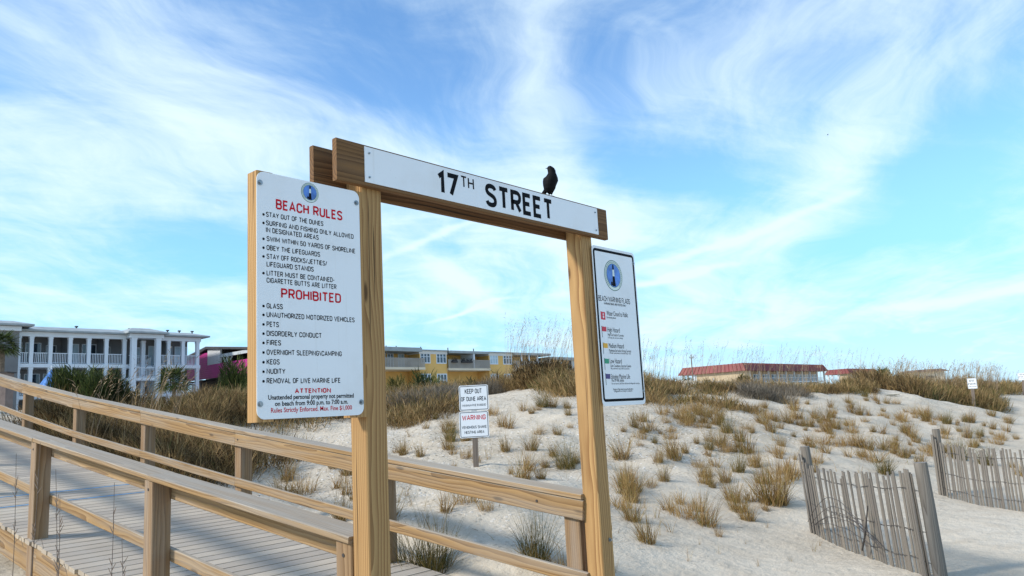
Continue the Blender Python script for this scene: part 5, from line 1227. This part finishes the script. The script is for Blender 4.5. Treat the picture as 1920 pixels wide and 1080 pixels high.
def red_building(px_c, px_l, px_r, D, eave_py, roof_h, label, corner_top):
    c = atd(px_c, eave_py, D); zE = c[2]; g = 1.2
    X0, Y0 = c[0], c[1]
    # left face runs away along +y, right face along +x
    def yat(px, py): return float(atx(px, py, X0)[1])
    def xat(px, py): return float(aty(px, py, Y0)[0])
    Y1 = yat(px_l, 703) if px_l else Y0+14; X1 = xat(px_r, 700)
    t = thing('red_roofed_building', (X0, Y0, g), label, 'building', 'red roofed buildings behind the dune')
    Wb(t, 'wall', [M['beige']], [(X0, X1, Y0+2.2, Y1-4, g-1, zE), (X0, X0+3, Y0, Y0+2.198, g-1, zE)])
    mb = MB(); rh = roof_h; ov = .9; ins = 1.1
    V = [(X0-ov, Y0-ov, zE), (X1+ov, Y0-ov, zE), (X1+ov, Y1+ov, zE), (X0-ov, Y1+ov, zE), (X0-ov+ins, Y0-ov+ins, zE+rh), (X1+ov-ins, Y0-ov+ins, zE+rh), (X1+ov-ins, Y1+ov-ins, zE+rh), (X0-ov+ins, Y1+ov-ins, zE+rh)]
    mb.add(V, [(0, 3, 2, 1), (0, 1, 5, 4), (1, 2, 6, 5), (2, 3, 7, 6), (3, 0, 4, 7), (4, 5, 6, 7)])
    # standing ribs of the mansard
    for side in (0, 1):
        L = (Y1-Y0+2*ov) if side == 0 else (X1-X0+2*ov); n = int(L/1.1)
        for i in range(n+1):
            f = i/n
            if side == 0: a = np.array([X0-ov, Y0-ov+L*f, zE]); b = np.array([X0-ov+ins, Y0-ov+ins+(L-2*ins)*f, zE+rh])
            else: a = np.array([X0-ov+L*f, Y0-ov, zE]); b = np.array([X0-ov+ins+(L-2*ins)*f, Y0-ov+ins, zE+rh])
            mb.board(a, b, .16, .16, up=(0, 0, 1))
    rf = mb.build('roof', M['red_roof'], t)
    n = max(3, int((X1-X0)/6)); 
    for i in range(n+1):
        x = X0+3.2+(X1-X0-3.4)*i/n; mb = MB(); mb.box(x-.2, x+.2, Y0-.1, Y0+.3, g-1, zE); mb.build('column', M['cream_trim'], t)
    for z in (zE-2.9, zE-5.8):
        Wb(t, 'balcony_slab', [M['white_paint']], [(X0+3.01, X1, Y0+.0, Y0+2.19, z-.3, z)]); railing(t, X0+3.4, X1, Y0+.1, z, 1.1, .45)
    for i in range(n):
        a = X0+3.2+(X1-X0-3.4)*(i+.15)/n; b = X0+3.2+(X1-X0-3.4)*(i+.8)/n
        for z in (zE-2.9, zE-5.8): window(t, a, b, Y0+2.2, z+.05, z+2.1, 2, name='balcony_door', fw=.15)
    if px_l:
        for y in (Y1-3.5, Y1-1.5, Y1-.2): 
            mb = MB(); mb.box(X0-.2, X0+.2, y-.2, y+.2, g-1, zE); mb.build('column', M['white_paint'], t)
M['red_roof'] = plain('red_metal_roof', (0.20, 0.030, 0.028), 0.55, 0.15, 0.25)
red_building(1395, 1280, 1546, 196, 695, 2.0, 'long beige building with a red mansard roof above the dune crest', 682)
red_building(1590, 1552, 1642, 260, 700.5, 1.7, 'second red mansard roof, lower and farther right behind the crest', 692)

def far_cottage():
    c = atd(1742, 699, 110); t = thing('cream_cottage', (c[0], c[1], 1.0), 'low cream cottage roof barely showing behind the right dune stalks', 'house')
    e = RT.copy(); e[2] = 0; e /= np.linalg.norm(e); n = np.array([-e[1], e[0], 0]); fr = lambda a, d, b: tuple(c*np.array([1, 1, 0])+e*a+n*d+np.array([0, 0, b]))
    mb = MB(); mb.box(-2.2, 2.2, 0, 4, 0, c[2]+.15, fr=fr); mb.build('wall', M['cream'], t)
    mb = MB(); mb.prism([(-2.8, c[2]+.15), (2.8, c[2]+.15), (1.6, c[2]+.5), (-1.6, c[2]+.5)], fr, -.4, 4.4); mb.build('roof', M['brown_box'], t)
    Wb(t, 'window', [M['glass']], [(-.6, .6, -.03, .03, c[2]-1.4, c[2]-.4)], fr=fr)
far_cottage()

# ------------------------------------------------------------------ odds and ends by the buildings
def utility_pole():
    b = atd(1299, 715, 120); top = atd(1295.5, 665, 120); g = 1.2
    t = thing('utility_pole', (b[0], b[1], g), 'thin leaning utility pole in front of the red roof', 'utility pole')
    mb = MB(); mb.tube([(b[0], b[1], g), tuple(top)], [.11, .08], 8); mb.build('pole', M['sign_post'], t)
    mb = MB(); q = np.array(top)-np.array([0, 0, .5]); e = RT*.5; mb.board(q-e*.6, q+e*.6, .08, .1); mb.build('crossarm', M['sign_post'], t)
    for k in (-.5, 0, .5):
        mb = MB(); mb.tube([q+e*k+np.array([0, 0, .06]), q+e*k+np.array([0, 0, .26])], [.05, .03], 6); mb.build('insulator', M['steel'], t)
utility_pole()
def patio_umbrella(px_top, px_bot, D, wpx, label):
    a = atd(*px_top, D); b = atd(*px_bot, D); t = thing('patio_umbrella', (b[0], b[1], 1.3), label, 'umbrella', 'folded blue umbrellas')
    ax = (b-a); W = wpx*D/F_PX/2; e = RT; n = -FW; rows = [(0, .03), (.12, .16), (.35, .42), (.6, .7), (.82, 1.0), (.97, .92)]; mb = MB(); m = 16; V = []; Fs = []
    for f, w in rows:
        for i in range(m):
            th = 2*math.pi*i/m; r = W*w*(1+.12*math.cos(th*5)); V.append(a+ax*f+e*r*math.cos(th)+n*r*.7*math.sin(th))
    for k in range(len(rows)-1):
        for i in range(m): j = (i+1) % m; Fs.append((k*m+i, k*m+j, k*m+m+j, k*m+m+i))
    Fs.append(tuple(range(m-1, -1, -1))); Fs.append(tuple((len(rows)-1)*m+i for i in range(m)))
    mb.add(V, Fs); mb.build('canopy', M['umbrella'], t)
    mb = MB(); mb.tube([a+np.array([0, 0, .25]), np.array([b[0], b[1], 1.3])], .04, 8); mb.build('pole', M['white_paint'], t)
patio_umbrella((97, 691), (85, 729), 62, 26, 'folded blue patio umbrella leaning beside the white building')
patio_umbrella((1338, 714), (1339, 727), 80, 10, 'tiny folded blue umbrella before the beige wall of the red roofed building')
def deck_box():
    c = atd(3, 705, 50); t = thing('timber_box', (c[0], c[1], 1.3), 'brown timber box with a dark overhanging lid at the left picture edge', 'box')
    e = RT.copy(); e[2] = 0; e /= np.linalg.norm(e); n = np.array([-e[1], e[0], 0]); fr = lambda a, d, b: tuple(np.array([c[0], c[1], 0])+e*a+n*d+np.array([0, 0, b]))
    mb = MB(); mb.box(-.5, .30, 0, .8, 1.3, c[2]+.2, fr=fr); mb.build('body', M['brown_box'], t)
    mb = MB(); mb.box(-.6, .40, -.1, .9, c[2]+.2, c[2]+.27, fr=fr); mb.build('lid', M['dark_and_shade'], t)
deck_box()
bpy.data.objects.remove(_to);
